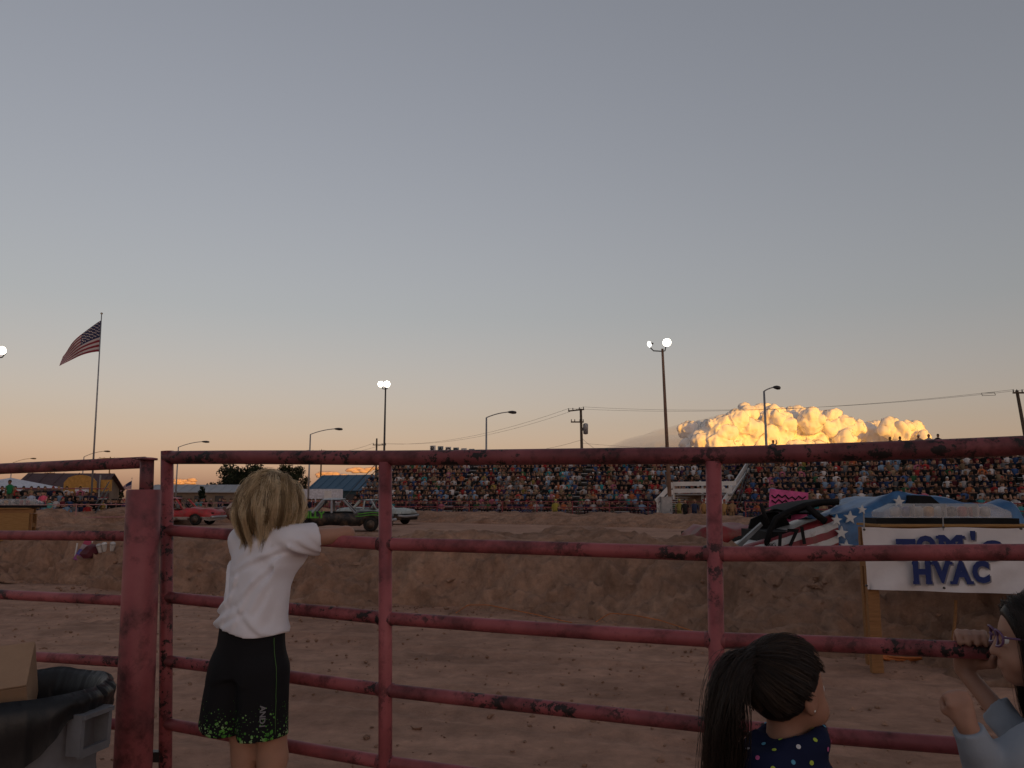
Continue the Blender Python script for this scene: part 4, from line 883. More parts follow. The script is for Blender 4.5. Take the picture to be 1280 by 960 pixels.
def derby(label, loc, rz, paint, roof_mat, seed, L=4.9, Wd=1.85, hood=.86, deck=.90, belt=.92, roof=1.36, crump=.05, number=None, num_mat=None, sign=None, stripe=None, pitch=0.0, hood_up=False, no_roof=False, num_side=-1, word=None):
    root = empty('derby_car', loc, rz, label, 'car', 'wrecked derby cars in the arena'); root.rotation_euler = (0, pitch, rz)
    x_w, x_r = L * .16, -L * .22                                 # cowl and rear deck (front is +x)
    top = lambda x: float(np.interp(x, [-L / 2, -L / 2 + .15, x_r - .1, x_r + .02, x_w - .02, x_w + .1, L / 2 - .2, L / 2], [deck - .14, deck, deck + .02, belt - .10, belt - .10, hood + .06, hood, hood - .16]))
    car_body(L, Wd, top, .26, crump, seed).build('body', paint, root, False, True)
    r = np.random.default_rng(seed); j = lambda a=.05: r.uniform(-a, a)
    MB().box(((x_w + x_r) / 2, 0, belt - .055), (x_w - x_r - .18, Wd * .78, .03)).build('cockpit', M['black'], root)
    wA, wB = Wd * .44, Wd * .36; xa, xb = x_w - .55, x_r + .45
    if not no_roof:
        for s_ in (-1, 1):
            for (a, b, t_) in (((x_w, s_ * wA, belt - .1), (xa, s_ * wB, roof - .03), .045), (((x_w + x_r) / 2 - .1, s_ * (wA + .01), belt - .1), ((x_w + x_r) / 2 - .12, s_ * wB, roof - .02), .05), ((x_r, s_ * wA, belt - .1), (xb, s_ * wB, roof - .03), .075)):
                MB().tube([a, b], t_, 6).build('pillar', roof_mat, root)
        nx, ny = 13, 9; X, Y = np.meshgrid(np.linspace(xb - .05, xa + .05, nx), np.linspace(-wB - .04, wB + .04, ny), indexing='ij')
        Z = roof + .035 * (1 - (Y / wB) ** 2) - .03 * np.abs(X - (xa + xb) / 2) ** 2; P = np.stack([X.ravel(), Y.ravel(), Z.ravel()], 1); P[:, 2] += crump * .8 * vnoise(P * 3, seed + 9)
        V = np.concatenate([P, P - (0, 0, .045)]); F = grid_faces(nx, ny); me = np_mesh('roof', V, np.concatenate([F, F[:, ::-1] + nx * ny]), True); link('roof', me, roof_mat, root)
        for y in (-.3, 0, .3): MB().tube([(x_w, y, belt - .05), (xa, y * .8, roof)], .018, 5).build('windshield_bar', M['darkmetal'], root)
    for wx in (-L * .31, L * .30):
        for s_ in (-1, 1):
            c = Vector((wx + j(.02), s_ * (Wd / 2 - .12), .325)); t = MB(); q = Euler((R(90), 0, j(.12))).to_matrix()
            prof = [(.19, -.10), (.30, -.11), (.325, -.07), (.325, .07), (.30, .11), (.19, .10)]
            rings = [[c + q @ Vector((a * math.cos(u), a * math.sin(u), z)) for u in np.linspace(0, 2 * math.pi, 19)[:-1]] for a, z in prof]
            t.loft(rings, True, True); ty = t.build('wheel', M['tyre'], root, False, True)
            rm = MB(); rings = [[c + q @ Vector((a * math.cos(u), a * math.sin(u), z * -s_)) for u in np.linspace(0, 2 * math.pi, 15)[:-1]] for a, z in ((.19, .112), (.17, .09), (.07, .10), (.02, .115))]
            rm.loft(rings, True, True); rm.build('rim', M['rim'], ty, False, True)
    for s_, z in ((1, .48), (-1, .50)):
        x = s_ * (L / 2 + .05); MB().tube([(x - s_ * .12, -Wd * .46, z + j()), (x + j(), -Wd * .25, z + j()), (x + j(), Wd * .2, z + j()), (x - s_ * .1, Wd * .46, z + j())], .075, 8).build('bumper', M['galv'] if s_ > 0 else M['darkmetal'], root, False, True)
    for s_ in (-1, 1): MB().lathe([(.02, -.05), (.10, -.03), (.10, .03), (.02, .04)], 10, (L / 2 - .12, s_ * Wd * .34, .66)).build('headlight_hole', M['black'], root)
    if hood_up:
        a = MB(); x0 = x_w + .15; a.add([(x0, -.7, hood + .05), (x0, .7, hood + .05), (x0 + .95, .62, hood + .75), (x0 + 1.0, -.6, hood + .68)] + [(x0 - .03, -.7, hood + .08), (x0 - .03, .7, hood + .08), (x0 + .92, .62, hood + .78), (x0 + .97, -.6, hood + .71)], [(0, 1, 2, 3), (7, 6, 5, 4), (0, 4, 5, 1), (1, 5, 6, 2), (2, 6, 7, 3), (3, 7, 4, 0)]); a.build('hood', paint, root)
    ny_ = num_side * (Wd / 2 + .035)
    if number:
        o = link('number', text_mesh(number, .58, .008, .02), num_mat, root); o.location = (-.25, ny_, .60); o.rotation_euler = (R(90), 0, 0 if num_side < 0 else R(180))
    if word:
        o = link('lettering', text_mesh(word[0], word[1], .008, .014), num_mat, root); o.location = (word[2], ny_, word[3]); o.rotation_euler = (R(90), 0, 0 if num_side < 0 else R(180))
    if stripe:
        for z0_, z1_, xs_ in stripe:
            m = MB(); n = 14
            for i in range(n):
                xa_, xb_ = xs_[0] + (xs_[1] - xs_[0]) * i / n, xs_[0] + (xs_[1] - xs_[0]) * (i + 1) / n
                f = lambda x: .03 * math.sin(x * 5)
                m.add([(xa_, ny_, z0_ + f(xa_)), (xb_, ny_, z0_ + f(xb_)), (xb_, ny_, z1_ + f(xb_)), (xa_, ny_, z1_ + f(xa_))], [(0, 1, 2, 3)] if num_side < 0 else [(3, 2, 1, 0)])
            m.build('stripe', num_mat, root)
    if sign: sign(root, roof)
    return root
M['car_black'] = car_paint('car_black', (.012, .013, .014)); M['car_white'] = car_paint('car_white', (.42, .47, .46), (.012, .013, .014), .62); M['car_red'] = car_paint('car_red', (.50, .045, .055), (.45, .43, .42), .46); M['car_rust'] = car_paint('car_rust', (.15, .06, .05)); M['car_darkred'] = car_paint('car_darkred', (.22, .02, .022))
M['neon'] = plain('neon_green_paint', (.075, .30, .03), .5); M['piping'] = plain('green_piping', (.07, .17, .04), .7); M['numwhite'] = plain('number_white', (.6, .6, .6), .6); M['beige'] = plain('beige_roof', (.42, .36, .32), .6); M['pink'] = plain('pink_board', (.62, .10, .28), .7)
p = gnd(428, 664); derby('black derby car with neon green lettering beside the boy\'s arm', (p.x - .2, p.y, 0), R(8), M['car_black'], M['galv'], 31, roof=1.42, num_mat=M['neon'], word=('SHILLY', .40, -1.15, .74), stripe=[(.80, .84, (.9, 2.2)), (.70, .73, (.8, 2.3))], crump=.05)
p = gnd(474, 655); derby('white over black derby car with number 3 at the left of the dirt bank', (p.x - .2, p.y, 0), R(-32), M['car_white'], M['car_white'], 32, number='3', num_mat=M['numwhite'], crump=.04)
p = gnd(226, 656); derby('red derby car with white lower sides and a folded up hood', (p.x - .2, p.y, 0), R(-6), M['car_red'], M['car_red'], 33, roof=1.45, crump=.07, hood_up=False, deck=1.02, word=None, num_mat=M['numwhite'])
p = gnd(306, 653); derby('rusty brown wrecked car with a beige roof next to the red derby car', (p.x + .3, p.y, 0), R(-14), M['car_rust'], M['beige'], 34, roof=1.36, crump=.13, hood=.74)
def pink_sign(root, roof):
    s_ = MB(); s_.box((-.2, -.45, roof + .10), (.95, .05, .78), (0, R(-6), 0)); b = s_.build('roof_sign', M['pink'], root)
    for zz in (.68, .56): MB().tube([(.22 - q * .085, -.405, roof + zz - .32 + .045 * (-1) ** q * (1 if q % 3 else .4) - q * .006) for q in range(11)], .018, 5).build('scrawl', M['black'], b)
    o = link('letter', text_mesh('T', .42, .01, .015), M['black'], b); o.location = (-.2, -.405, roof - .06); o.rotation_euler = (R(90), 0, R(180))
    for x in (-.5, .1): MB().box((x, -.51, roof - .02), (.05, .05, .62)).build('sign_post', M['darkmetal'], root)
p = at(985, 640, 19.5); derby('dark red derby car with black roof and a pink roof sign', (p.x, p.y, 0), R(184), M['car_darkred'], M['black'], 35, roof=1.18, crump=.06, sign=pink_sign, hood=.80, deck=.80, belt=.82)

# ---- the stars-and-stripes car just over the near bank
def flag_car():
    Yc = 12.2; A = at(918, 690, Yc - .2); root = empty('derby_car', (at(1090, 690, Yc).x, Yc, 0), 0, 'crumpled derby car painted with stars and stripes behind the white banner', 'car', 'wrecked derby cars in the arena')
    k = N('stripes_paint'); co = k.n('SeparateXYZ'); k.l(k.co(), co.inputs[0]); X, Z = co.outputs[0], co.outputs[2]
    n1 = k.noise(2.5, 3, .5); wob = k.math('MULTIPLY', k.math('SUBTRACT', n1, .5), .10)
    zz = k.math('SUBTRACT', k.math('ADD', Z, wob), k.math('MULTIPLY', X, .30))
    fr = k.math('FRACT', k.math('MULTIPLY', zz, 4.6)); st_ = k.ramp(fr, [(.50, (.20, .022, .028)), (.53, (.50, .48, .47))])
    st_ = k.mix(k.ramp(k.noise(5, 6, .7), [(.5, (0, 0, 0)), (.75, (.7, .7, .7))]), st_, (.10, .06, .045)); k.base(st_, .5, .4); MS = k.done()
    k = N('star_field_blue'); c = k.ramp(k.noise(3, 5, .6), [(.3, (.018, .07, .17)), (.7, (.04, .16, .36))]); c = k.mix(k.ramp(k.noise(7, 6, .7), [(.56, (0, 0, 0)), (.72, (.7, .7, .7))]), c, (.03, .03, .04)); k.base(c, .42, .5); MBl = k.done()
    ox = root.location.x; px2x = lambda px, Y=Yc: (px - 640) / FPX * Y - ox
    topz = lambda px: CAM_H + (622 - float(np.interp(px, [905, 920, 958, 1000, 1035, 1060, 1095, 1115, 1125, 1140, 1165, 1190, 1235, 1262, 1275], [698, 687, 674, 660, 648, 641, 627, 616, 615, 617, 621, 627, 633, 627, 650]))) * Yc / FPX
    def shell(p0, p1, mat, nm, n=44, seed=3, cr=.05):
        rows = []
        for i in range(n):
            px = p0 + (p1 - p0) * i / (n - 1); x = px2x(px); t = topz(px); b = .28
            for wx in (945, 1210):
                dx_ = x - px2x(wx)
                if abs(dx_) < .38: b = max(b, .12 + math.sqrt(.38 ** 2 - dx_ ** 2))
            prof = [(0, b), (-.03, b + .12), (-.06, (b + t) / 2), (-.03, t - .10), (.03, t), (.25, t + .012), (.7, t - .05), (1.2, t - .06), (1.7, t - .08), (1.8, .3)]
            rows.append([(x, y, z) for y, z in prof])
        V = np.array(rows).reshape(-1, 3); W_ = V + (0, Yc, 0)
        V += cr * np.stack([vnoise(W_ * 2.4, seed), 1.2 * vnoise(W_ * 3, seed + 1), .8 * vnoise(W_ * 2.4, seed + 2)], 1) + cr * .5 * np.stack([vnoise(W_ * 7, seed + 3), 1.6 * np.abs(vnoise(W_ * 6, seed + 4)), vnoise(W_ * 7, seed + 5)], 1)
        return link(nm, np_mesh(nm, V, grid_faces(n, 10)), mat, root)
    shell(918, 1041, MS, 'striped_side', seed=5, cr=.025); bl = shell(1040, 1272, MBl, 'blue_quarter', 60, 9, .055)
    k = N('star_white'); k.base((.55, .55, .55), .6); SW_ = k.done()
    for px, py, q in ((1046, 650, .085), (1063, 647, .10), (1052, 666, .10), (1058, 683, .10), (1124, 627, .09), (1078, 637, .07)):
        pt = at(px, py, Yc - .11); m = MB(); f = [(math.sin(t * math.pi / 5 + .1) * (q if t % 2 == 0 else q * .42), math.cos(t * math.pi / 5 + .1) * (q if t % 2 == 0 else q * .42)) for t in range(10)]
        m.add([(pt.x - ox + a, -.115, pt.z + b) for a, b in f] + [(pt.x - ox + a, -.08, pt.z + b) for a, b in f], [tuple(range(9, -1, -1))] + [(i, (i + 1) % 10, (i + 1) % 10 + 10, i + 10) for i in range(10)]); m.build('star', SW_, bl)
    # blackened gap in the buckled rear deck
    a = [at(*q, Yc - .02) for q in ((1131, 634), (1136, 619), (1160, 620), (1172, 630), (1166, 636))]; m = MB(); m.add([(v.x - ox, -.10, v.z) for v in a] + [(v.x - ox, .3, v.z) for v in a], [tuple(range(5))[::-1]] + [(i, (i + 1) % 5, (i + 1) % 5 + 5, i + 5) for i in range(5)]); m.build('torn_opening', M['black'], root)
    # cage: pillars, roof rail, folded hood
    def T_(pts, r_, nm, mat, dy=0):
        m = MB(); m.tube([Vector((at(a, b, Yc + dy).x - ox, dy, at(a, b, Yc + dy).z)) for a, b in pts], r_, 8); m.build(nm, mat, root, False, True)
    for dy in (0.02, 1.5):
        T_([(957, 684), (962, 664), (970, 648), (985, 640), (1005, 632), (1025, 628), (1048, 627)], .045, 'roof_rail', M['black'], dy)
        T_([(1008, 632), (1020, 643), (1032, 652)], .05, 'pillar', M['black'], dy)
    V = []
    for a, b in ((985, 640), (1005, 632), (1025, 628), (1048, 627)):
        for dy in (0, .75, 1.5): V.append((px2x(a), dy, at(a, b, Yc).z + (.04 if dy == .75 else 0)))
    V2 = [(x, y, z - .05) for x, y, z in V]; F = grid_faces(4, 3).tolist(); m = MB(); m.add(V + V2, [tuple(f) for f in F] + [tuple(i + 12 for i in f[::-1]) for f in F]); m.build('roof', M['black'], root, False, True)
    MB().box((px2x(998), .85, .84), (.95, 1.45, .3)).build('cockpit', M['black'], root)
    v_ = [at(*q, Yc) for q in ((966, 682), (974, 652), (1005, 638), (1022, 650), (1030, 662), (1030, 682))]; m = MB(); m.add([(v.x - ox, 1.42, v.z) for v in v_] + [(v.x - ox, 1.47, v.z) for v in v_], [tuple(range(6))[::-1], tuple(range(6, 12))] + [(i, (i + 1) % 6, (i + 1) % 6 + 6, i + 6) for i in range(6)]); m.build('far_door_panel', M['black'], root)
    for dy in (.03, 1.45): T_([(951, 630), (955, 642), (960, 655)], .03, 'cage_post', M['black'], dy)
    a, b, c, d = (at(*q, Yc - .25) for q in ((917, 686), (953, 654), (955, 657), (925, 687)))
    m = MB(); Q = [(v.x - ox, -.2, v.z) for v in (a, b, c, d)]; m.add(Q + [(x + .02, y + .12, z + .01) for x, y, z in Q], [(3, 2, 1, 0), (4, 5, 6, 7), (0, 1, 5, 4), (1, 2, 6, 5), (2, 3, 7, 6), (3, 0, 4, 7)]); m.build('folded_hood', M['hoodgrey'], root)
    for px in (945, 1210):
        for y in (.12, 1.6):
            m = MB(); m.tube([(px2x(px), y - .1, .32), (px2x(px), y - .07, .32), (px2x(px), y + .1, .32)], [.30, .325, .325], 18); ty = m.build('wheel', M['tyre'], root, False, True)
            m = MB(); m.tube([(px2x(px), y - .13, .32), (px2x(px), y - .09, .32)], [.15, .19], 14); m.build('rim', M['rim'], ty)
    for i, (ch, px, py, rot) in enumerate((('1', 972, 678, -.1), ('7', 988, 673, -.05), ('1', 1001, 670, .12))):
        o = link('number', text_mesh(ch, .36, .006, .006), M['black'], root); v = at(px, py, Yc); o.location = (v.x - ox, -.10, v.z); o.rotation_euler = (R(90), -rot, 0)
    o = link('lettering', text_mesh('BIG', .08, .004, .002), M['black'], root); v = at(962, 681, Yc); o.location = (v.x - ox, -.10, v.z); o.rotation_euler = (R(90), -.1, 0)
flag_car()

# ------------------------------------------------------------------ judge stands, banner, light bars, litter, cord
M['clearplastic'] = None
k = N('clear_plastic'); k.base((.62, .60, .60), .25, .5); tr = k.n('BsdfTransparent'); mx = k.n('MixShader', ); mx.inputs[0].default_value = .34; k.l(tr.outputs[0], mx.inputs[1]); k.l(k.b.outputs[0], mx.inputs[2]); k.l(mx.outputs[0], k.out.inputs[0]); M['clearplastic'] = k.done()
def stand_frame(label, c, rz, Wd, H, panel=False):
    root = empty('lumber_stand', c, rz, label, 'stand', 'lumber light bar stands'); dp = .34
    for x in (-Wd / 2 + .05, Wd / 2 - .05):
        for y in (0, dp): MB().box((x * (.94 if y == 0 else .80), y, H / 2 - .05), (.10, .05, H - .1)).build('leg', M['lumber'], root)
        MB().box((x * .84, dp / 2, H * .74), (.04, dp, .09)).build('brace', M['lumber'], root)
    MB().box((0, -.03, H - .045), (Wd, .04, .09)).build('front_rail', M['lumber'], root); MB().box((.04, dp + .03, H - .045), (Wd - .36, .04, .09)).build('back_rail', M['lumber'], root)
    MB().box((.04, dp / 2, H + .012), (Wd - .26, dp + .16, .02)).build('top_board', M['ply'], root)
    if panel: MB().box((0, -.062, H - .36), (Wd - .12, .02, .56)).build('panel', M['ply'], root)
    return root
def light_bar(label, c, rz, L):
    root = empty('light_bar', c, rz, label, 'light bar', 'emergency light bars')
    MB().box((0, 0, .025), (L * 1.12, .26, .05)).build('mount_plate', M['black'], root)
    m = MB(); h = L / 2; rows = []
    for x, a in ((-h, .0), (-h + .02, .3), (-h + .14, 1), (h - .14, 1), (h - .02, .3), (h, 0)):
        rows.append([(x, -.14, .055), (x, -.13, .055 + .05 + .05 * a), (x, -.08, .105 + .075 * a), (x, .08, .105 + .075 * a), (x, .13, .055 + .05 + .05 * a), (x, .14, .055)])
    m.loft(rows, True, True); m.build('dome', M['clearplastic'], root, False, False)
    r = np.random.default_rng(int(L * 100)); n = 9
    cols = [(.3, .3, .32), (.04, .08, .22), (.3, .3, .3), (.42, .20, .05), (.5, .5, .5), (.03, .03, .04), (.30, .03, .04), (.28, .05, .06), (.3, .3, .3)]
    for i in range(n):
        x = -h + .16 + i * (L - .32) / (n - 1); k_ = 'module_%d' % i
        if k_ not in M: M[k_] = plain(k_, cols[i], .3, .6, .2)
        MB().lathe([(.02, 0), (.045, .01), (.045, .08), (.02, .095)], 10, (x, 0, .06)).build('lamp_module', M[k_], root, False, True)
    for x in (-h * .5, 0, h * .5): MB().box((x, 0, .12), (.012, .23, .11)).build('divider', M['galv'], root)
H_ = 1.245; c = at(1190, 655, 7.25); S1 = stand_frame('lumber stand carrying the white banner and a light bar', (c.x, 7.27, 0), 0, 1.66, H_)
light_bar('clear emergency light bar lying on the banner stand', (at(1176, 655, 7.44).x, 7.44, H_ + .022), R(-2), 1.12)
# banner sheet with lettering, nailed to the front rail
ban = empty('banner', (c.x, 7.18, 0), 0, "white vinyl banner reading TOM'S HVAC in blue", 'banner')
x0 = at(1077, 655, 7.18).x - c.x; x1 = x0 + 1.66; nu, nv = 60, 24; U, Vv = np.meshgrid(np.linspace(0, 1, nu), np.linspace(0, 1, nv), indexing='ij')
zt = at(1100, 659, 7.18).z; zb = at(1085, 737, 7.18).z
X = x0 + (x1 - x0) * U + .03 * (U < .02) * Vv; Z = zt + (zb - zt) * Vv - .045 * U * Vv - .012 * np.sin(U * math.pi * 2) ** 2 * (1 - Vv)
P = np.stack([X.ravel() * 2, Z.ravel() * 3, 0 * X.ravel()], 1); Yb = .035 * fbm(P, 3, 2).reshape(X.shape) * (.3 + Vv * .7) + .012 * np.sin((U * 3 + Vv * 1.4) * 6) * Vv
k = N('banner_vinyl'); nz = k.noise(2.5, 5, .6); k.base(k.ramp(nz, [(.35, (.58, .55, .56)), (.65, (.70, .67, .68))]), .55, .3); k.bump(k.noise(9, 4), .25, .01)
link('sheet', np_mesh('sheet', np.stack([X.ravel(), Yb.ravel(), Z.ravel()], 1), grid_faces(nu, nv)), k.done(), ban)
M['navy_ink'] = plain('navy_ink', (.020, .035, .14), .6, .2, 0, .15); M['grey_ink'] = plain('grey_ink', (.20, .19, .21), .6, .2, 0, .1)
def slab(ch, size, x, z, wd, par, dz=0):
    """a slab-serif capital: the letter with short serif bars, navy over a grey shadow"""
    for nm, dx, dy, mt in (('letter_shadow', .013, -.0365, 'grey_ink'), ('letter', 0, -.0395, 'navy_ink')):
        me = text_mesh(ch, size, .0008, .014); V = np.array([v.co[:] for v in me.vertices]); w0 = V[:, 0].max() - V[:, 0].min(); h0 = V[:, 1].max() - V[:, 1].min()
        if ch != "'": 
            s_ = wd / w0; V[:, 0] = (V[:, 0] - V[:, 0].mean()) * s_
        me.vertices.foreach_set('co', V.astype(np.float32).ravel())
        o = link(nm, me, M[mt], par); o.location = (x + dx, dy, z - (dx * .9)); o.rotation_euler = (R(90), 0, 0)
        bars = {'H': [(-.36, 1), (-.36, -1), (.36, 1), (.36, -1)], 'V': [(-.42, 1), (.42, 1)], 'A': [(-.42, -1), (.42, -1)], 'T': [(0, -1)], 'M': [(-.42, 1), (-.42, -1), (.42, 1), (.42, -1)]}.get(ch, [])
        for bx, sg in bars:
            MB().box((bx * wd, sg * (h0 / 2 - .012), 0), (wd * .36, .026, .0026)).build('serif', M[mt], o)
for ch, px, wd in (('H', 1152, .155), ('V', 1177, .16), ('A', 1201, .17), ('C', 1227, .15)):
    v = at(px, 716, 7.15); slab(ch, .235, v.x - c.x, v.z, wd, ban)
for ch, px, py, wd in (('T', 1132, 690, .17), ('O', 1157, 686, .17), ('M', 1188, 685, .21), ("'", 1216, 681, .04), ('S', 1240, 692, .17)):
    v = at(px, py - 3, 7.15); slab(ch, .205, v.x - c.x, v.z, wd, ban)
for px, py in ((1080, 662), (1179, 659), (1083, 732), (1180, 735), (1276, 661)):
    v = at(px, py, 7.14); MB().tube([(v.x - c.x, -.035, v.z), (v.x - c.x, -.05, v.z)], .010, 8).build('grommet', M['darkmetal'], ban)
for px in (1080, 1179): 
    v = at(px, 650, 7.14); MB().tube([(v.x - c.x, -.03, v.z - .09), (v.x - c.x + .005, -.03, v.z + .06)], .006, 5).build('tie_wire', M['galv'], ban)
c2 = gnd(10, 716); S2 = stand_frame('plywood fronted lumber stand on the dirt bank beyond the pipe fence', (c2.x - .15, c2.y, 0), R(6), 1.1, 1.27, True)
S2.location.z = .0
light_bar('clear emergency light bar lying on the plywood fronted stand', (c2.x - .15, c2.y + .17, 1.294), R(6), 1.14)
# stake, cords, litter
M['cord'] = plain('orange_cord', (.50, .16, .05), .6)
def cord(pts, label, r_=.006):
    pts = smooth_path(pts, len(pts) * 8); m = MB(); m.tube(pts, r_, 6); tag(m.build('extension_cord', M['cord'], None, False, True), label, 'cord', 'orange cords on the dirt')
def on_bank(px, py):
    """where the view ray meets the near bank face: foot line pushed back as it climbs"""
    g = gnd(px, py); i = np.argmin(np.abs(nb_path[:, 0] / nb_path[:, 1] - g.x / g.y)); f = nb_path[i]; d = ray(px, py); best = None
    for t in np.linspace(.2, 30, 1500):
        q = Vector((0, 0, CAM_H)) + d * t; w_ = (q.x - f[0]) * nb_n[i][0] + (q.y - f[1]) * nb_n[i][1]
        h = float(np.interp(w_, [-.25, 0, .30, .68, 1.3], [0, .03, .36, .76, .82]))
        if q.z <= h + .02: return Vector((q.x, q.y, h + .035))
    return g
cord([on_bank(*q) for q in ((570, 768), (585, 758), (610, 758), (640, 764), (670, 770), (700, 777), (715, 780))], 'orange extension cord lying along the foot of the dirt bank')
cord([on_bank(*q) for q in ((745, 779), (762, 770), (790, 772), (825, 778), (870, 792))], 'short orange cord end lying on the bank left of the gate upright')
cp2 = gnd(1132, 826); m = [Vector((cp2.x + math.cos(t) * (.26 + .04 * math.sin(3.3 * t)), cp2.y + math.sin(t) * (.12 + .02 * math.cos(2.1 * t)), .02 + .004 * t / 3)) for t in np.linspace(0, 26, 90)]
mm = MB(); mm.tube(m, .010, 5); tag(mm.build('extension_cord', M['cord'], None, False, True), 'coiled orange cord on the ground under the banner stand', 'cord', 'orange cords on the dirt')
a, b = on_bank(1190, 800), on_bank(1190, 800) + Vector((.06, .0, .33)); m = MB(); m.tube([a - Vector((0, 0, .06)), a.lerp(b, .5) + Vector((.012, 0, 0)), b], .014, 6); tag(m.build('stake', M['lumber']), 'bent wooden stake stuck in the bank behind the hand on the rail', 'stake')
def crumple(label, px, py, size, col, cat, nm, seed, flat=.25):
    p = on_bank(px, py); r = np.random.default_rng(seed); V0, F0 = ICO[2]
    V = V0 * np.array(size) * (1 + .35 * vnoise(V0 * 2.3, seed) + .2 * vnoise(V0 * 5, seed + 2))[:, None]
    o = link(nm, np_mesh(nm, V, F0, False), plain(nm + str(seed), col, .5, .4)); o.location = p + Vector((0, 0, size[2] * .6)); o.rotation_euler = (r.uniform(-.3, .3), r.uniform(-.3, .3), r.uniform(0, 3)); tag(o, label, cat, 'litter on the dirt bank')
def panel(label, px, py, h, wd, tilt, cols):
    p = on_bank(px, py); root = empty('crumpled_sign', p, 0, label, 'sign'); n = len(cols)
    for i, cc in enumerate(cols):
        m = MB(); m.box((0, 0, (i + .5) * h / n), (wd, .03, h / n - .004)); o = m.build('panel_piece', plain('panel_%d_%s' % (i, nm_(px)), cc, .6), root); o.rotation_euler = (R(-28), 0, 0)
    root.rotation_euler = (0, tilt, 0)
def nm_(x): return str(int(x))
panel('crumpled pink and blue sign panel stuck upright in the dirt bank', 97, 702, .52, .18, .30, [(.30, .08, .22), (.09, .08, .28), (.35, .26, .28), (.36, .05, .10), (.34, .05, .10)])
MB().tube([on_bank(93, 702), on_bank(93, 702) + Vector((.03, 0, .3))], .015, 6).build('stick', M['white'])['label'] = 'thin pale stick standing beside the crumpled pink sign panel'; bpy.data.objects['stick']['category'] = 'stick'
crumple('dark maroon and gold crumpled bag lying on the dirt bank', 113, 697, (.17, .12, .13), (.10, .02, .03), 'bag', 'crumpled_bag', 51)
crumple('gold foil wrapper lying against the maroon bag on the bank', 112, 696, (.06, .10, .09), (.45, .25, .05), 'wrapper', 'foil_wrapper', 52)
crumple('white crumpled scrap above the maroon bag on the bank', 117, 683, (.045, .04, .05), (.6, .56, .52), 'litter', 'paper_scrap', 53)
for px, py, lab, sd in ((126, 692, 'white cup with red top nearest the maroon bag', 54), (131, 691, 'white cup leaning against its twin on the bank', 55), (140, 690, 'white cup with red top lying alone on the bank', 56)):
    p = on_bank(px, py); root = empty('paper_cup', p, 0, lab, 'cup', 'paper cups on the dirt bank'); root.rotation_euler = (.3, .2 * (sd - 55), 0)
    MB().lathe([(.03, 0), (.035, .01), (.045, .12), (.046, .125)], 12).build('cup', M['white'], root, False, True); MB().lathe([(.048, .124), (.048, .15), (.03, .165), (.01, .168)], 12).build('lid', M['car_red'] if sd != 55 else M['white'], root, False, True)

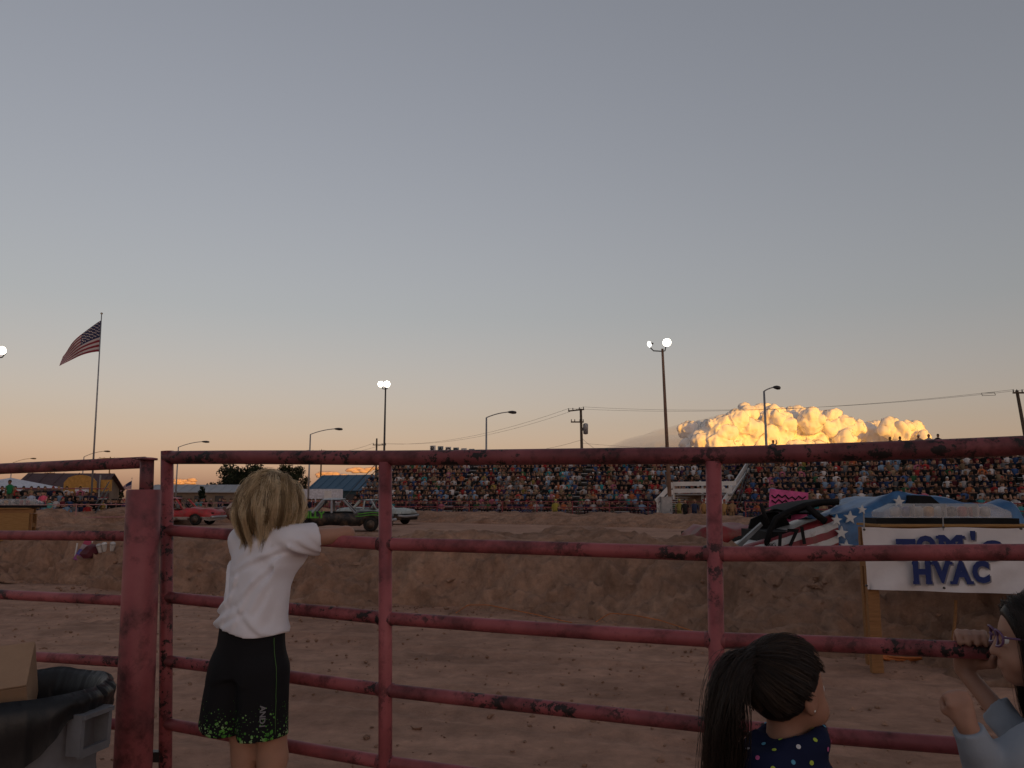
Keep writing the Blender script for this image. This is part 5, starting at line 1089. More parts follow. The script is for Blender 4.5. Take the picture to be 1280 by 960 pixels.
# ------------------------------------------------------------------ trash can with bag and box
def trash():
    cx, cy, zr, Rr = -1.455, 2.47, .945, .235
    root = empty('trash_can', (cx, cy, 0), 0, 'grey plastic trash can lined with a black bag beside the thick post', 'trash can')
    k = N('grey_plastic'); k.base(k.ramp(k.noise(4, 6, .7), [(.35, (.12, .125, .135)), (.65, (.19, .195, .21))]), .6, .3); k.bump(k.noise(70, 3), .15, .002); GP = k.done()
    MB().lathe([(.17, 0), (.185, .01), (.205, .45), (.218, .68), (.228, .69), (.224, .72), (Rr - .004, zr - .06), (Rr + .012, zr - .04), (Rr + .014, zr - .012), (Rr, zr - .008), (Rr - .012, zr - .03), (.20, .70), (.165, .03), (.01, .025)], 48, cap=False).build('barrel', GP, root, False, True)
    for a in (R(-12), R(168)):
        h = MB(); c, s_ = math.cos(a), math.sin(a); q = Matrix(((c, -s_, 0), (s_, c, 0), (0, 0, 1)))
        for p, z in (((Rr + .022, -.055, zr - .10), .11), ((Rr + .022, .055, zr - .10), .11)): h.box(q @ Vector(p), (.045, .014, z), q)
        h.box(q @ Vector((Rr + .038, 0, zr - .150)), (.014, .115, .022), q); h.box(q @ Vector((Rr + .028, 0, zr - .052)), (.05, .12, .012), q); h.build('handle', GP, root)
    # bag: lining inside, lip over the rim, gathered skirt outside
    n = 160; rings = []; r = np.random.default_rng(8); th = np.linspace(0, 2 * math.pi, n, endpoint=False); cs = np.stack([np.cos(th), np.sin(th), 0 * th], 1)
    prof = [(-.075, -.42), (-.060, -.25), (-.042, -.12), (-.030, -.05), (-.014, -.006), (.004, .012), (.020, .006), (.028, -.03), (.026, -.08), (.022, -.14), (.020, -.19), (.022, -.225)]
    for i, (dr, dz) in enumerate(prof):
        t = max(0, (i - 5) / 6); inn = max(0, (4 - i) / 4)
        f1 = vnoise(np.concatenate([cs[:, :2] * 3.2, np.full((n, 1), i * .12)], 1), 4); f2 = 1 - np.abs(vnoise(np.concatenate([cs[:, :2] * 9, np.full((n, 1), i * .10)], 1), 6)) ** .7; f3 = vnoise(np.concatenate([cs[:, :2] * 22, np.full((n, 1), i * .3)], 1), 9)
        low = np.clip(.075 + .18 * np.clip(np.cos(th + 2.1), 0, 1) ** .8 + .02 * vnoise(np.concatenate([cs[:, :2] * 2, np.zeros((n, 1))], 1), 3), .06, 1)
        rad = Rr + dr + (.012 * f1 + .012 * f2) * (t + .5 * inn) + .004 * f3 * (1 if i > 4 else .6) + (.006 * f1 if i in (4, 5, 6) else 0)
        z = zr + (dz if t == 0 else .006 - (t ** 1.1) * low) + .005 * f3 * (t > 0) + .006 * f1
        rings.append(np.stack([cs[:, 0] * rad, cs[:, 1] * rad, z], 1))
    V = np.concatenate(rings); k_ = len(prof); F = np.array([[i * n + j, i * n + (j + 1) % n, (i + 1) * n + (j + 1) % n, (i + 1) * n + j] for i in range(k_ - 1) for j in range(n)])
    k = N('black_bag_plastic'); k.base((.010, .010, .011), .42, .4); k.bump(k.noise(30, 5, .6, None, (1, 1, .25)), .5, .006)
    link('bag', np_mesh('bag', V, F), k.done(), root)
    fl = MB(); fl.lathe([(.01, 0), (.2, .01)], 24, (0, 0, .52), cap=False); fl.build('bag_floor', M['black'], root)
    # cardboard carton poking out
    cb = empty('cardboard_box', (cx - .10, cy + .01, .850), 0, 'brown cardboard box sticking out of the trash can', 'box'); cb.rotation_euler = (R(24), R(-4), R(24))
    k = N('cardboard'); k.base(k.ramp(k.noise(5, 6, .6), [(.35, (.30, .185, .115)), (.65, (.38, .24, .15))]), .85, .15); k.bump(k.noise(40, 3, .5, None, (1, 8, 1)), .15, .002); CBM = k.done()
    w_, d_, h_ = .27, .22, .17
    MB().box((0, 0, h_ / 2), (w_, d_, h_)).build('carton', CBM, cb)
    MB().box((-w_ * .25 - .001, 0, h_ + .003), (w_ * .49, d_ * .99, .004), (0, R(1.0), 0)).build('flap', CBM, cb); MB().box((w_ * .25 + .001, 0, h_ + .004), (w_ * .49, d_ * .99, .004), (0, R(-1.2), 0)).build('flap', CBM, cb)
trash()

# ------------------------------------------------------------------ the three children
class Fig:
    def __init__(s, P0, f):
        f = Vector(f).normalized(); s.f = np.array([f.x, f.y, 0]); s.r = np.array([f.y, -f.x, 0]); s.P0 = np.array([*P0, 0.0])
    def W(s, V): V = np.asarray(V, float); return s.P0 + V[..., :1] * s.r + V[..., 1:2] * s.f + V[..., 2:3] * np.array([0, 0, 1.0])
    def L(s, p):
        d = np.asarray(p, float) - s.P0; return np.array([d @ s.r, d @ s.f, d[2]])
def sec(P, prof, dr=0):
    """elliptical tower: prof rows z, cr, cf, wr, wf"""
    A = np.array(prof, float); z = P[:, 2]; cr, cf, wr, wf = (np.interp(z, A[:, 0], A[:, i]) for i in (1, 2, 3, 4))
    wr = wr + dr; wf = wf + dr; q = np.hypot((P[:, 0] - cr) / wr, (P[:, 1] - cf) / wf); d = (q - 1) * np.minimum(wr, wf)
    return np.maximum(np.maximum(d, A[0, 0] - z), z - A[-1, 0])
def umin(ds, k=.02):
    o = ds[0]
    for d in ds[1:]: o = smin(o, d, k)
    return o
def part(fig, fn, lo, hi, h, name, mat, root):
    V, F = surf(fn, lo, hi, h); return link(name, np_mesh(name, fig.W(V), F), mat, root, True)
def skin_mat(nm, c):
    k = N(nm); k.base(k.ramp(k.noise(14, 5, .6), [(.3, tuple(q * .86 for q in c)), (.7, c)]), .55, .35); k.b.inputs['Subsurface Weight'].default_value = .12; k.b.inputs['Subsurface Radius'].default_value = (.012, .005, .003); k.bump(k.noise(260, 2), .06, .001); return k.done()
def cloth(nm, c, sc=320, bump=.25, rough=.9):
    k = N(nm); k.base(k.ramp(k.noise(6, 5, .6), [(.3, tuple(q * .88 for q in c)), (.7, c)]), rough, .12); k.bump(k.noise(sc, 2, .5), bump, .0012); return k.done()
def hair_mat(nm):
    k = N(nm); a = k.n('VertexColor', layer_name='Col'); k.base(a.outputs[0], .42, .45); return k.done()
HAIRM = hair_mat('hair_strands')
def head_sdf(P, c, s, yaw=0.0, tilt=0.0, sockets=True):
    """child head, local frame: +y forward, +x right"""
    q = (P - np.asarray(c)) / s
    cy, sy = math.cos(yaw), math.sin(yaw); x, y = q[:, 0] * cy - q[:, 1] * sy, q[:, 0] * sy + q[:, 1] * cy; z = q[:, 2]
    ct, st_ = math.cos(tilt), math.sin(tilt); y, z = y * ct + z * st_, -y * st_ + z * ct; Q = np.stack([x, y, z], 1)
    d = umin([el(Q, (0, -.012, .018), (.073, .088, .083)), el(Q, (0, .028, -.035), (.058, .058, .066)), el(Q, (0, .052, -.083), (.026, .026, .022))], .03)
    for sx in (-1, 1): d = smin(d, el(Q, (sx * .036, .052, -.045), (.026, .026, .026)), .02)
    if sockets:
        for sx in (-1, 1): d = np.maximum(d, -(el(Q, (sx * .031, .098, .003), (.017, .018, .011))) - .004) if False else smax(d, -el(Q, (sx * .031, .100, .002), (.016, .022, .010)), .012)
    d = smin(d, rc(Q, (0, .079, .004), (0, .096, -.028), .006, .0095), .010)
    for sx in (-1, 1): d = smin(d, el(Q, (sx * .009, .088, -.032), (.007, .008, .006)), .006)
    d = smin(d, el(Q, (0, .083, -.054), (.020, .010, .005)), .005); d = smin(d, el(Q, (0, .081, -.062), (.017, .010, .0055)), .005)
    d = smax(d, -el(Q, (0, .094, -.0580), (.018, .012, .0016)), .003)
    for sx in (-1, 1):
        ear = np.maximum(el(Q, (sx * .074, -.012, -.012), (.011, .020, .031)), -el(Q, (sx * .086, -.008, -.010), (.009, .012, .020))); d = smin(d, ear, .006)
    return d * s
def smax(a, b, k): return -smin(-a, -b, k)
def tubes_np(paths, r0, r1, col, sides=3):
    """paths (n,k,3): tapered strands"""
    n, k, _ = paths.shape; T = np.gradient(paths, axis=1); T /= np.maximum(np.linalg.norm(T, axis=2, keepdims=True), 1e-9)
    A = np.cross(T, np.array([.31, .77, .55])); A /= np.maximum(np.linalg.norm(A, axis=2, keepdims=True), 1e-9); B = np.cross(T, A)
    u = np.linspace(0, 1, k); rad = (r0 + (r1 - r0) * u)[None, :, None] * np.ones((n, 1, 1))
    ring = [paths + (A * math.cos(2 * math.pi * j / sides) + B * math.sin(2 * math.pi * j / sides)) * rad for j in range(sides)]
    V = np.stack(ring, 2).reshape(-1, 3); base = (np.arange(n)[:, None] * k + np.arange(k - 1)[None, :]).reshape(-1) * sides; F = []
    for j in range(sides): F.append(np.stack([base + j, base + (j + 1) % sides, base + sides + (j + 1) % sides, base + sides + j], 1))
    C = np.repeat(col, k * sides, axis=0); return V, np.concatenate(F), C
def grow(roots, dirs, radius_fn, steps, step, grav, seed, push=.0, wave=.0, wf=9.0, target=None):
    """march strands downhill over a head given by radius_fn(points)->signed distance, keeping them outside"""
    p = roots.copy(); d = dirs.copy(); out = [p.copy()]; eps = .004; ph = np.random.default_rng(seed).uniform(0, 6.3, (len(p), 1))
    for i in range(steps):
        g = np.zeros_like(p); g[:, 2] = -grav * (1 + i * .12)
        d = d + g
        if target is not None: d = d + target(p, i)
        d = d + wave * np.concatenate([np.sin(wf * i / steps + ph), np.cos(wf * .8 * i / steps + ph * 1.7), 0 * ph], 1)
        d /= np.linalg.norm(d, axis=1, keepdims=True); p = p + d * step
        s0 = radius_fn(p); G = np.stack([radius_fn(p + np.eye(3)[a] * eps) - s0 for a in range(3)], 1) / eps; G /= np.maximum(np.linalg.norm(G, axis=1, keepdims=True), 1e-6)
        pen = np.maximum(push - s0, 0)[:, None]; p = p + G * pen; d = d - G * np.minimum((d * G).sum(1, keepdims=True), 0) * (pen > 0)
        out.append(p.copy())
    return np.stack(out, 1)
def clump(guides, n, spread, tipspread, seed, cols, jit=.0, gw=.7):
    r = np.random.default_rng(seed); g = guides[r.integers(0, len(guides), n)] if False else np.repeat(guides, max(1, n // len(guides)), 0); k = g.shape[1]; m = len(g)
    off = r.normal(size=(m, 1, 3)); u = np.linspace(0, 1, k)[None, :, None]; amp = spread * (1 - u) ** 2 + tipspread * (1 - (1 - u) ** 2)
    p = g + off * amp + np.cumsum(r.normal(size=(m, k, 3)) * jit, 1)
    L = r.uniform(.82, 1.0, (m,)); idx = (np.linspace(0, 1, k)[None] * L[:, None]) * (k - 1); i0 = np.floor(idx).astype(int).clip(0, k - 2); f = (idx - i0)[..., None]
    p = np.take_along_axis(p, i0[..., None].repeat(3, 2), 1) * (1 - f) + np.take_along_axis(p, (i0 + 1)[..., None].repeat(3, 2), 1) * f
    gc = r.uniform(0, 1, len(guides)); cidx = np.clip(np.repeat(gc, max(1, n // len(guides))) * gw + r.uniform(0, 1 - gw, m), 0, 1)
    col = np.stack([np.interp(cidx, np.linspace(0, 1, len(cols)), [c[i] for c in cols]) for i in range(3)], 1); return p, col
def eyes(fig, c, s, yaw, tilt, root, mats):
    for sx in (-1, 1):
        x, y, z = sx * .031, .0665, .002; ct, st_ = math.cos(tilt), math.sin(tilt); y, z = y * ct - z * st_, y * st_ + z * ct
        cy, sy = math.cos(-yaw), math.sin(-yaw); p = np.array([x * cy - y * sy, x * sy + y * cy, z]) * s + c
        e = link('eye', np_mesh('eye', fig.W(ICO[2][0] * .0115 * s + p), ICO[2][1]), mats[0], root, True)
        x, y, z = sx * .031, .0755, .002; y, z = y * ct - z * st_, y * st_ + z * ct; p2 = np.array([x * cy - y * sy, x * sy + y * cy, z]) * s + c
        link('iris', np_mesh('iris', fig.W(ICO[2][0] * .0056 * s + p2), ICO[2][1]), mats[1], e, True)
EYEW = plain('eye_white', (.7, .68, .66), .3); IRIS = plain('iris_brown', (.04, .025, .015), .2)
def hand_relaxed(P, wrist, knuck, up, s=1.0, curl=.6, side=1):
    """a hand: palm from wrist to knuckles with four unequal fingers and a thumb; up = back-of-hand normal"""
    w_, k_ = np.asarray(wrist, float), np.asarray(knuck, float); d = (k_ - w_); d /= np.linalg.norm(d); up = np.asarray(up, float); up = up - d * (up @ d); up /= np.linalg.norm(up); sd = np.cross(d, up) * side
    ds = [rc(P, w_, w_ + (k_ - w_) * .5 + sd * .006, .017 * s, .020 * s)]
    for i, (o, L) in enumerate(((-.024, .048), (-.008, .055), (.008, .052), (.022, .042))):
        b = k_ + sd * o * s; ds.append(rc(P, w_ + sd * o * .5 * s, b, .014 * s, .0105 * s)); a0 = 0; p = b
        for seg, ang in ((.45, .5), (.32, 1.0), (.25, .8)):
            a0 += ang * curl; q = p + (d * math.cos(a0) - up * math.sin(a0)) * L * seg * s; ds.append(rc(P, p, q, .0085 * s, .0078 * s)); p = q
    t0 = w_ + (k_ - w_) * .35 - sd * .020 * s; t1 = t0 + (d * .6 - sd * .6 - up * .5) * .030 * s; t2 = t1 + (d * .8 - up * .6 + sd * .1) * .026 * s; ds += [rc(P, t0, t1, .011 * s, .0095 * s), rc(P, t1, t2, .0095 * s, .008 * s)]
    return umin(ds, .006)

def boy():
    B = Fig((-.826, 2.655), (.371, .928)); root = empty('person', (*B.P0[:2], 0.245), 0, 'blond child in white t-shirt and black shorts leaning over the gate rail', 'person', 'children at the gate')
    root.rotation_euler = (0, 0, 0); SK = skin_mat('boy_skin', (.46, .25, .17)); hc = np.array([.020, .05, 1.478])
    Rs, Re, Rh = (.105, .035, 1.362), (.222, .182, 1.380), (.07, .235, 1.372); Ls, Le, Lh = (-.085, .03, 1.362), (-.165, .175, 1.390), (-.05, .235, 1.37)
    def body(P):
        ds = [head_sdf(P, hc, .88, -.05, -.12), rc(P, (.032, .03, 1.38), (.043, .036, 1.44), .038, .034), sec(P, [(.93, .01, 0, .09, .07), (1.10, .01, 0, .085, .065), (1.27, .015, .015, .088, .066), (1.40, .03, .03, .06, .05)]),
              rc(P, Rs, Re, .033, .024), rc(P, Re, Rh, .024, .018), rc(P, Ls, Le, .033, .026), rc(P, Le, Lh, .026, .019)]
        for hx, kx, ax in ((-.045, -.022, -.035), (.055, .078, .065)):
            ds += [rc(P, (hx, 0, .97), (kx, .025, .70), .066, .045), rc(P, (kx, .025, .70), (kx, .015, .63), .045, .040), rc(P, (kx, .012, .60), (ax, .03, .48), .043, .036), rc(P, (ax, .03, .48), (ax, .045, .33), .036, .025)]
        d = umin(ds, .016)
        return np.minimum(d, np.minimum(hand_relaxed(P, Rh, np.array(Rh) + (-.052, .012, -.018), (0, .8, .6), .9, .7, 1), hand_relaxed(P, Lh, np.array(Lh) + (.052, .022, -.025), (0, .8, .6), .9, .7, -1)))
    part(B, body, (-.26, -.14, .30), (.30, .36, 1.62), .0075, 'body', SK, root)
    eyes(B, hc, .88, -.05, -.12, root, (EYEW, IRIS))
    SHO = cloth('boy_shoe', (.03, .03, .035), 200)
    for ax in (-.035, .065):
        part(B, lambda P: np.maximum(umin([rc(P, (ax, .03, .285), (ax, .14, .275), .036, .034), rc(P, (ax, .045, .30), (ax, .045, .345), .034, .032)], .02), .247 - P[:, 2]), (ax - .06, -.04, .23), (ax + .06, .22, .40), .007, 'shoe', SHO, root)
    TS = [(1.045, -.002, .0, .124, .098), (1.10, 0, 0, .116, .094), (1.18, .004, .004, .110, .089), (1.27, .014, .012, .108, .084), (1.32, .018, .022, .108, .078), (1.365, .022, .028, .095, .064), (1.405, .03, .03, .060, .052), (1.435, .034, .032, .045, .044)]
    def shirt(P):
        r_, f_, z = P.T
        d = sec(P, TS); ua = np.array(Re) - np.array(Rs); e1 = np.array(Rs) + ua * .44; la = np.array(Le) - np.array(Ls); e2 = np.array(Ls) + la * .46
        s1 = rc(P, Rs, e1, .046, .048); s1 = np.maximum(s1, ((P - e1) @ (ua / np.linalg.norm(ua)))); s2 = rc(P, Ls, e2, .046, .048); s2 = np.maximum(s2, ((P - e2) @ (la / np.linalg.norm(la))))
        d = smin(smin(d, s1, .035), s2, .035)
        i1 = np.maximum(rc(P, np.array(Rs) + ua * .30, np.array(Rs) + ua * .6, .036, .041), -1); d = np.maximum(d, -i1)
        # folds: drag lines from shoulder to hem, soft at the chest, deeper near the hem and the armpit
        w1 = np.stack([r_ * 7 + z * 5.5, f_ * 5, z * 3.0 - r_ * 6], 1); w2 = np.stack([r_ * 16 - z * 9, f_ * 8, z * 9 + r_ * 5], 1)
        hem = np.clip((1.24 - z) / .2, 0, 1); arm = np.exp(-((r_ - .11) ** 2 + (z - 1.31) ** 2) / .004)
        fo = .008 * (1 - np.abs(vnoise(w1, 3)) * 2) * (.45 + .8 * hem) + .009 * vnoise(w2, 5) * (.5 + .7 * hem + 1.2 * arm) + .006 * np.sin((r_ * 55 + z * 60)) * arm
        for (r1, z1, r2, z2, A_, w_) in ((.115, 1.315, .02, 1.20, .009, .009), (.115, 1.30, .06, 1.16, .010, .010), (.10, 1.335, -.04, 1.27, .007, .010), (.11, 1.285, .085, 1.12, .008, .009), (-.10, 1.29, -.055, 1.17, .007, .009), (-.11, 1.14, -.02, 1.20, .009, .011),
                                         (-.115, 1.105, .00, 1.15, .010, .012), (-.06, 1.085, .03, 1.13, .007, .010), (.09, 1.09, .02, 1.16, .007, .011), (.03, 1.36, -.03, 1.30, .005, .012), (-.02, 1.25, -.06, 1.10, .006, .010), (.14, 1.345, .17, 1.31, .008, .008), (.16, 1.37, .185, 1.33, .007, .007), (.05, 1.24, .0, 1.10, .006, .009)):
            ex, ez = r2 - r1, z2 - z1; t_ = np.clip(((r_ - r1) * ex + (z - z1) * ez) / (ex * ex + ez * ez), 0, 1); dd = ((r_ - r1 - t_ * ex) * -ez + (z - z1 - t_ * ez) * ex) / math.hypot(ex, ez); off = np.hypot(r_ - r1 - t_ * ex, z - z1 - t_ * ez)
            fo = fo + A_ * np.exp(-(off / w_) ** 2) * (1 - .7 * t_) - A_ * .8 * np.exp(-((dd - w_ * 1.6) / w_) ** 2) * (off < w_ * 3) * np.exp(-(off / (w_ * 2.4)) ** 2)
        d = d - fo; hemz = 1.082 + .035 * r_ - .012 * np.sin(r_ * 22)
        return np.maximum(d, hemz - z)
    k = N('white_tshirt'); k.base(k.ramp(k.noise(5, 5, .6), [(.3, (.72, .70, .74)), (.7, (.80, .78, .82))]), .9, .1); k.bump(k.noise(420, 2), .25, .001); WT = k.done()
    sh = part(B, shirt, (-.25, -.15, 1.03), (.29, .20, 1.47), .0055, 'tshirt', WT, root)
    ua = (np.array(Re) - np.array(Rs)); e1 = np.array(Rs) + ua * .655
    def shorts(P):
        r_, f_, z = P.T; d = sec(P, [(.94, -.012, 0, .118, .094), (1.03, 0, 0, .112, .09), (1.11, 0, 0, .105, .084)])
        l1 = rc(P, (-.048, 0, .96), (-.086, -.004, .755), .088, .082); l2 = rc(P, (.045, 0, .96), (.058, -.004, .750), .086, .074)
        d = smin(d, smin(l1, l2, .006), .02); w1 = np.stack([r_ * 12, f_ * 12, z * 3.2], 1); d = d - .008 * (1 - 2 * np.abs(vnoise(w1, 12))) * np.clip((1.06 - z) / .2, .15, 1) - .003 * vnoise(w1 * 2.3, 14)
        inn = np.minimum(rc(P, (-.06, 0, .90), (-.088, -.004, .65), .066, .070), rc(P, (.055, 0, .90), (.059, -.004, .65), .064, .066)); d = np.maximum(d, -np.maximum(inn, z - .85))
        bot = np.where(r_ < -.010, .778 - .03 * (r_ + .1) + .008 * np.sin(r_ * 30), .764 + .16 * np.clip(r_ - .07, 0, 1)); return np.maximum(d, bot - z)
    k = N('black_shorts'); sp = k.n('SeparateXYZ'); k.l(k.n('NewGeometry').outputs['Position'], sp.inputs[0]); vo = k.n('TexVoronoi'); vo.inputs['Scale'].default_value = 70; k.l(k.n('NewGeometry').outputs['Position'], vo.inputs['Vector']); vo2 = k.n('TexVoronoi'); vo2.inputs['Scale'].default_value = 130; k.l(k.n('NewGeometry').outputs['Position'], vo2.inputs['Vector'])
    zf = k.n('MapRange'); k.l(sp.outputs[2], zf.inputs[0]); zf.inputs[1].default_value = .935; zf.inputs[2].default_value = .76; zf.inputs[3].default_value = -.10; zf.inputs[4].default_value = .50
    nz = k.noise(16, 3, .6); thr = k.math('MULTIPLY', zf.outputs[0], nz)
    m1 = k.math('LESS_THAN', vo.outputs['Distance'], k.math('MULTIPLY', thr, 1.75)); m2 = k.math('LESS_THAN', vo2.outputs['Distance'], k.math('MULTIPLY', thr, 1.35)); mk = k.math('MAXIMUM', m1, m2)
    gcol = k.ramp(k.noise(22, 3), [(.35, (.02, .08, .02)), (.5, (.10, .34, .045)), (.68, (.30, .42, .22))])
    k.base(k.mix(mk, (.010, .010, .012), gcol), .8, .2); k.bump(k.noise(380, 2), .2, .001); SM = k.done()
    so = part(B, shorts, (-.22, -.13, .73), (.18, .13, 1.13), .006, 'shorts', SM, root)
    # piping down the right side and the mark on the leg, laid just off the cloth
    def on_cloth(fn, r0_, z0_, direction):
        t = np.linspace(.25, 0, 120); Q = np.array([r0_, 0, z0_])[None] + np.asarray(direction)[None] * t[:, None]; s_ = fn(Q); i = np.argmax(s_ < .0022); return Q[i]
    dirv = np.array([.93, -.367, 0]); pts = [on_cloth(shorts, .035, z, dirv) for z in np.linspace(1.07, .79, 24)]
    MB().tube([B.W(p) for p in pts], .0010, 5).build('piping', M['piping'], so, True, True)
    p = on_cloth(shorts, .035, .845, np.array([.72, -.694, 0])); me = text_mesh('AND1', .024, .0005, .0006); o = link('lettering', me, plain('grey_print', (.20, .20, .21), .7), so, True)
    w_ = Vector(B.W(p)); nrm = Vector((B.r * .72 + B.f * -.694)).normalized(); rot = nrm.to_track_quat('Z', 'Y').to_matrix() @ Matrix.Rotation(R(-90), 3, 'Z'); o.matrix_basis = Matrix.Translation(w_ + nrm * .006) @ rot.to_4x4()
    # hair: cap under the strands, then locks
    HB = [(.15, .095, .048), (.45, .32, .17), (.74, .57, .35), (.92, .79, .56)]
    hf = lambda P: umin([el(P, hc + (0, -.012, .018), (.066, .083, .084)), el(P, hc + (0, -.026, -.045), (.052, .054, .068)), rc(P, (.032, .02, 1.38), (.043, .03, 1.44), .046, .045)], .03)
    shp = lambda P: np.minimum(hf(P), sec(P, TS, -.004))
    def cap(P):
        d = hf(P) - .006; y = P[:, 1] - hc[1]; z = P[:, 2] - hc[2]; return np.maximum(d, np.maximum(y - .055 - z * .35, -.075 - z))
    k = N('hair_under'); k.base((.10, .06, .028), .6); part(B, cap, (-.07, -.10, 1.38), (.17, .20, 1.62), .007, 'hair_base', k.done(), root)
    r = np.random.default_rng(17); n = 210; th = r.uniform(0, 2 * math.pi, n); ph = np.arccos(r.uniform(-.10, 1, n)); dr = np.stack([np.sin(ph) * np.cos(th), np.sin(ph) * np.sin(th), np.cos(ph)], 1)
    keep = dr[:, 1] < .62; dr = dr[keep]; roots = hc + (0, -.012, .018) + dr * np.array([.068, .085, .086]); part_x = .012
    d0 = np.stack([np.sign(dr[:, 0] - .15) * .15 + dr[:, 0] * .6, dr[:, 1] * .7 - .40, .10 * np.ones(len(dr))], 1); d0 /= np.linalg.norm(d0, axis=1, keepdims=True)
    tgt = lambda p, i: np.stack([-(p[:, 0] - hc[0]) * 1.0, -(p[:, 1] - hc[1] + .03) * 1.0, 0 * p[:, 0]], 1) * (4.0 if i > 4 else 0)
    G = grow(roots, d0, shp, 19, .0125, .36, 5, .003, .10, 12.0, tgt)
    for q in range(len(G)):                                     # trim to shoulder length
        zend = 1.392 + r.normal(0, .022) - .02 * (abs(G[q, -1, 0] - hc[0]) < .04); ok = np.where(G[q, :, 2] < zend)[0]
        if len(ok) and ok[0] > 4:
            e = ok[0]; u = np.linspace(0, e, G.shape[1]); i0 = np.floor(u).astype(int).clip(0, G.shape[1] - 2); f = (u - i0)[:, None]; G[q] = G[q][i0] * (1 - f) + G[q][i0 + 1] * f
    P_, C_ = clump(G, len(G) * 60, .0065, .0030, 6, HB[0:4], .0006, .9); V, F, C = tubes_np(P_, .00055, .00028, C_)
    link('hair', np_mesh('hair', B.W(V), F, True, C), HAIRM, root, True)
boy()

def girl_dots():
    G = Fig((at(974, 622, 1.84).x, 1.84), (.87, .50)); root = empty('person', (*G.P0[:2], 0), 0, 'dark haired child with a ponytail in a navy polka dot jacket', 'person', 'children at the gate')
    SK = skin_mat('girl_skin', (.36, .185, .125)); hc = np.array([0, 0, 1.087])
    def body(P):
        ds = [head_sdf(P, hc, .97, .0, -.05), rc(P, (0, -.025, .93), (0, -.012, 1.03), .040, .037), sec(P, [(.45, 0, -.01, .085, .07), (.93, 0, -.02, .07, .055)])]
        for sx in (-1, 1): ds += [rc(P, (sx * .05, 0, .50), (sx * .055, .01, .30), .055, .042), rc(P, (sx * .055, .01, .30), (sx * .055, -.01, .07), .042, .028)]
        d = umin(ds, .015)
        for sx in (-1, 1): d = np.minimum(d, hand_relaxed(P, (sx * .15, .06, .50), (sx * .145, .085, .445), (sx * 1, 0, 0), .85, .5, -sx))
        return d
    part(G, body, (-.20, -.14, .05), (.20, .16, 1.21), .0078, 'body', SK, root); eyes(G, hc, .97, 0, -.05, root, (EYEW, IRIS))
    e = np.array([.079, -.010, -.030]) * .97 + hc; link('earring', np_mesh('earring', G.W(ICO[2][0] * .0032 + e), ICO[2][1]), M['numwhite'], root, True)
    def jacket(P):
        r_, f_, z = P.T; d = sec(P, [(.46, 0, -.01, .15, .115), (.62, 0, -.01, .145, .11), (.78, 0, -.012, .142, .105), (.88, 0, -.018, .135, .095), (.93, 0, -.02, .11, .078), (.968, 0, -.02, .066, .062), (.99, 0, -.018, .056, .056)])
        for sx in (-1, 1): d = smin(d, umin([rc(P, (sx * .118, -.015, .885), (sx * .165, .0, .69), .052, .046), rc(P, (sx * .165, .0, .69), (sx * .152, .055, .52), .046, .036)], .01), .03)
        tor = np.hypot(np.hypot(r_, (f_ + .012) * 1.0) - .066, (z - .975 - .25 * (f_ + .02)) * .8) - .020; d = smin(d, tor, .02)                # rolled collar
        d = smin(d, el(P, (0, -.105, .905), (.095, .045, .075)), .03)                                                                          # hood lying on the back
        w1 = np.stack([r_ * 14, f_ * 12, z * 9], 1); return d - .007 * (1 - 2 * np.abs(vnoise(w1, 31))) - .003 * vnoise(w1 * 2.2, 33)
    JM = cloth('navy_jacket', (.012, .016, .045), 300, .25); V, F = surf(jacket, (-.24, -.18, .45), (.24, .15, 1.02), .0068)
    jk = link('jacket', np_mesh('jacket', G.W(V), F), JM, root, True)
    me = jk.data; Nn = np.zeros(len(me.vertices) * 3); me.vertices.foreach_get('normal', Nn); Nn = Nn.reshape(-1, 3); Wv = G.W(V); r = np.random.default_rng(23); order = r.permutation(len(V)); cell = {}; picks = []
    for i in order:
        p = Wv[i]; c = tuple(np.floor(p / .031).astype(int)); bad = False
        for a in (-1, 0, 1):
            for b in (-1, 0, 1):
                for d in (-1, 0, 1):
                    for q in cell.get((c[0] + a, c[1] + b, c[2] + d), ()):
                        if np.linalg.norm(Wv[q] - p) < .031: bad = True
        if not bad: cell.setdefault(c, []).append(i); picks.append(i)
    DC = [plain('dot_white', (.55, .55, .58), .8), plain('dot_lime', (.38, .48, .06), .8), plain('dot_pink', (.42, .09, .24), .8), plain('dot_blue', (.09, .30, .45), .8)]
    disc = [MB().add([(.0048 * math.cos(t * math.pi / 5), .0048 * math.sin(t * math.pi / 5), 0) for t in range(10)] + [(0, 0, .0006)], [(i, (i + 1) % 10, 10) for i in range(10)]).mesh('dot') for _ in range(4)]
    for i_, m_ in enumerate(disc): m_.materials.append(DC[i_])
    vis = [i for i in picks]; vis.sort(key=lambda i: -(Nn[i] @ (np.array([0, 0, 1.4]) - Wv[i]))); 
    for q, i in enumerate(vis[:290]):
        o = bpy.data.objects.new('dot', disc[r.integers(0, 4)]); COL.objects.link(o); o.parent = jk; nv = Vector(Nn[i]); o.matrix_parent_inverse = (Matrix.Translation(root.location)).inverted() @ Matrix.Identity(4)
        o.matrix_parent_inverse = Matrix.Identity(4); o.matrix_basis = Matrix.Translation(Vector(Wv[i]) + nv * .0016) @ nv.to_track_quat('Z', 'Y').to_matrix().to_4x4()
    PM = cloth('grey_leggings', (.03, .03, .035))
    part(G, lambda P: umin([sec(P, [(.40, 0, -.01, .10, .085), (.52, 0, -.01, .11, .09)])] + [umin([rc(P, (sx * .05, 0, .48), (sx * .055, .01, .30), .064, .050), rc(P, (sx * .055, .01, .30), (sx * .055, -.01, .09), .050, .038)], .01) for sx in (-1, 1)], .02), (-.16, -.13, .04), (.16, .13, .54), .009, 'leggings', PM, root)
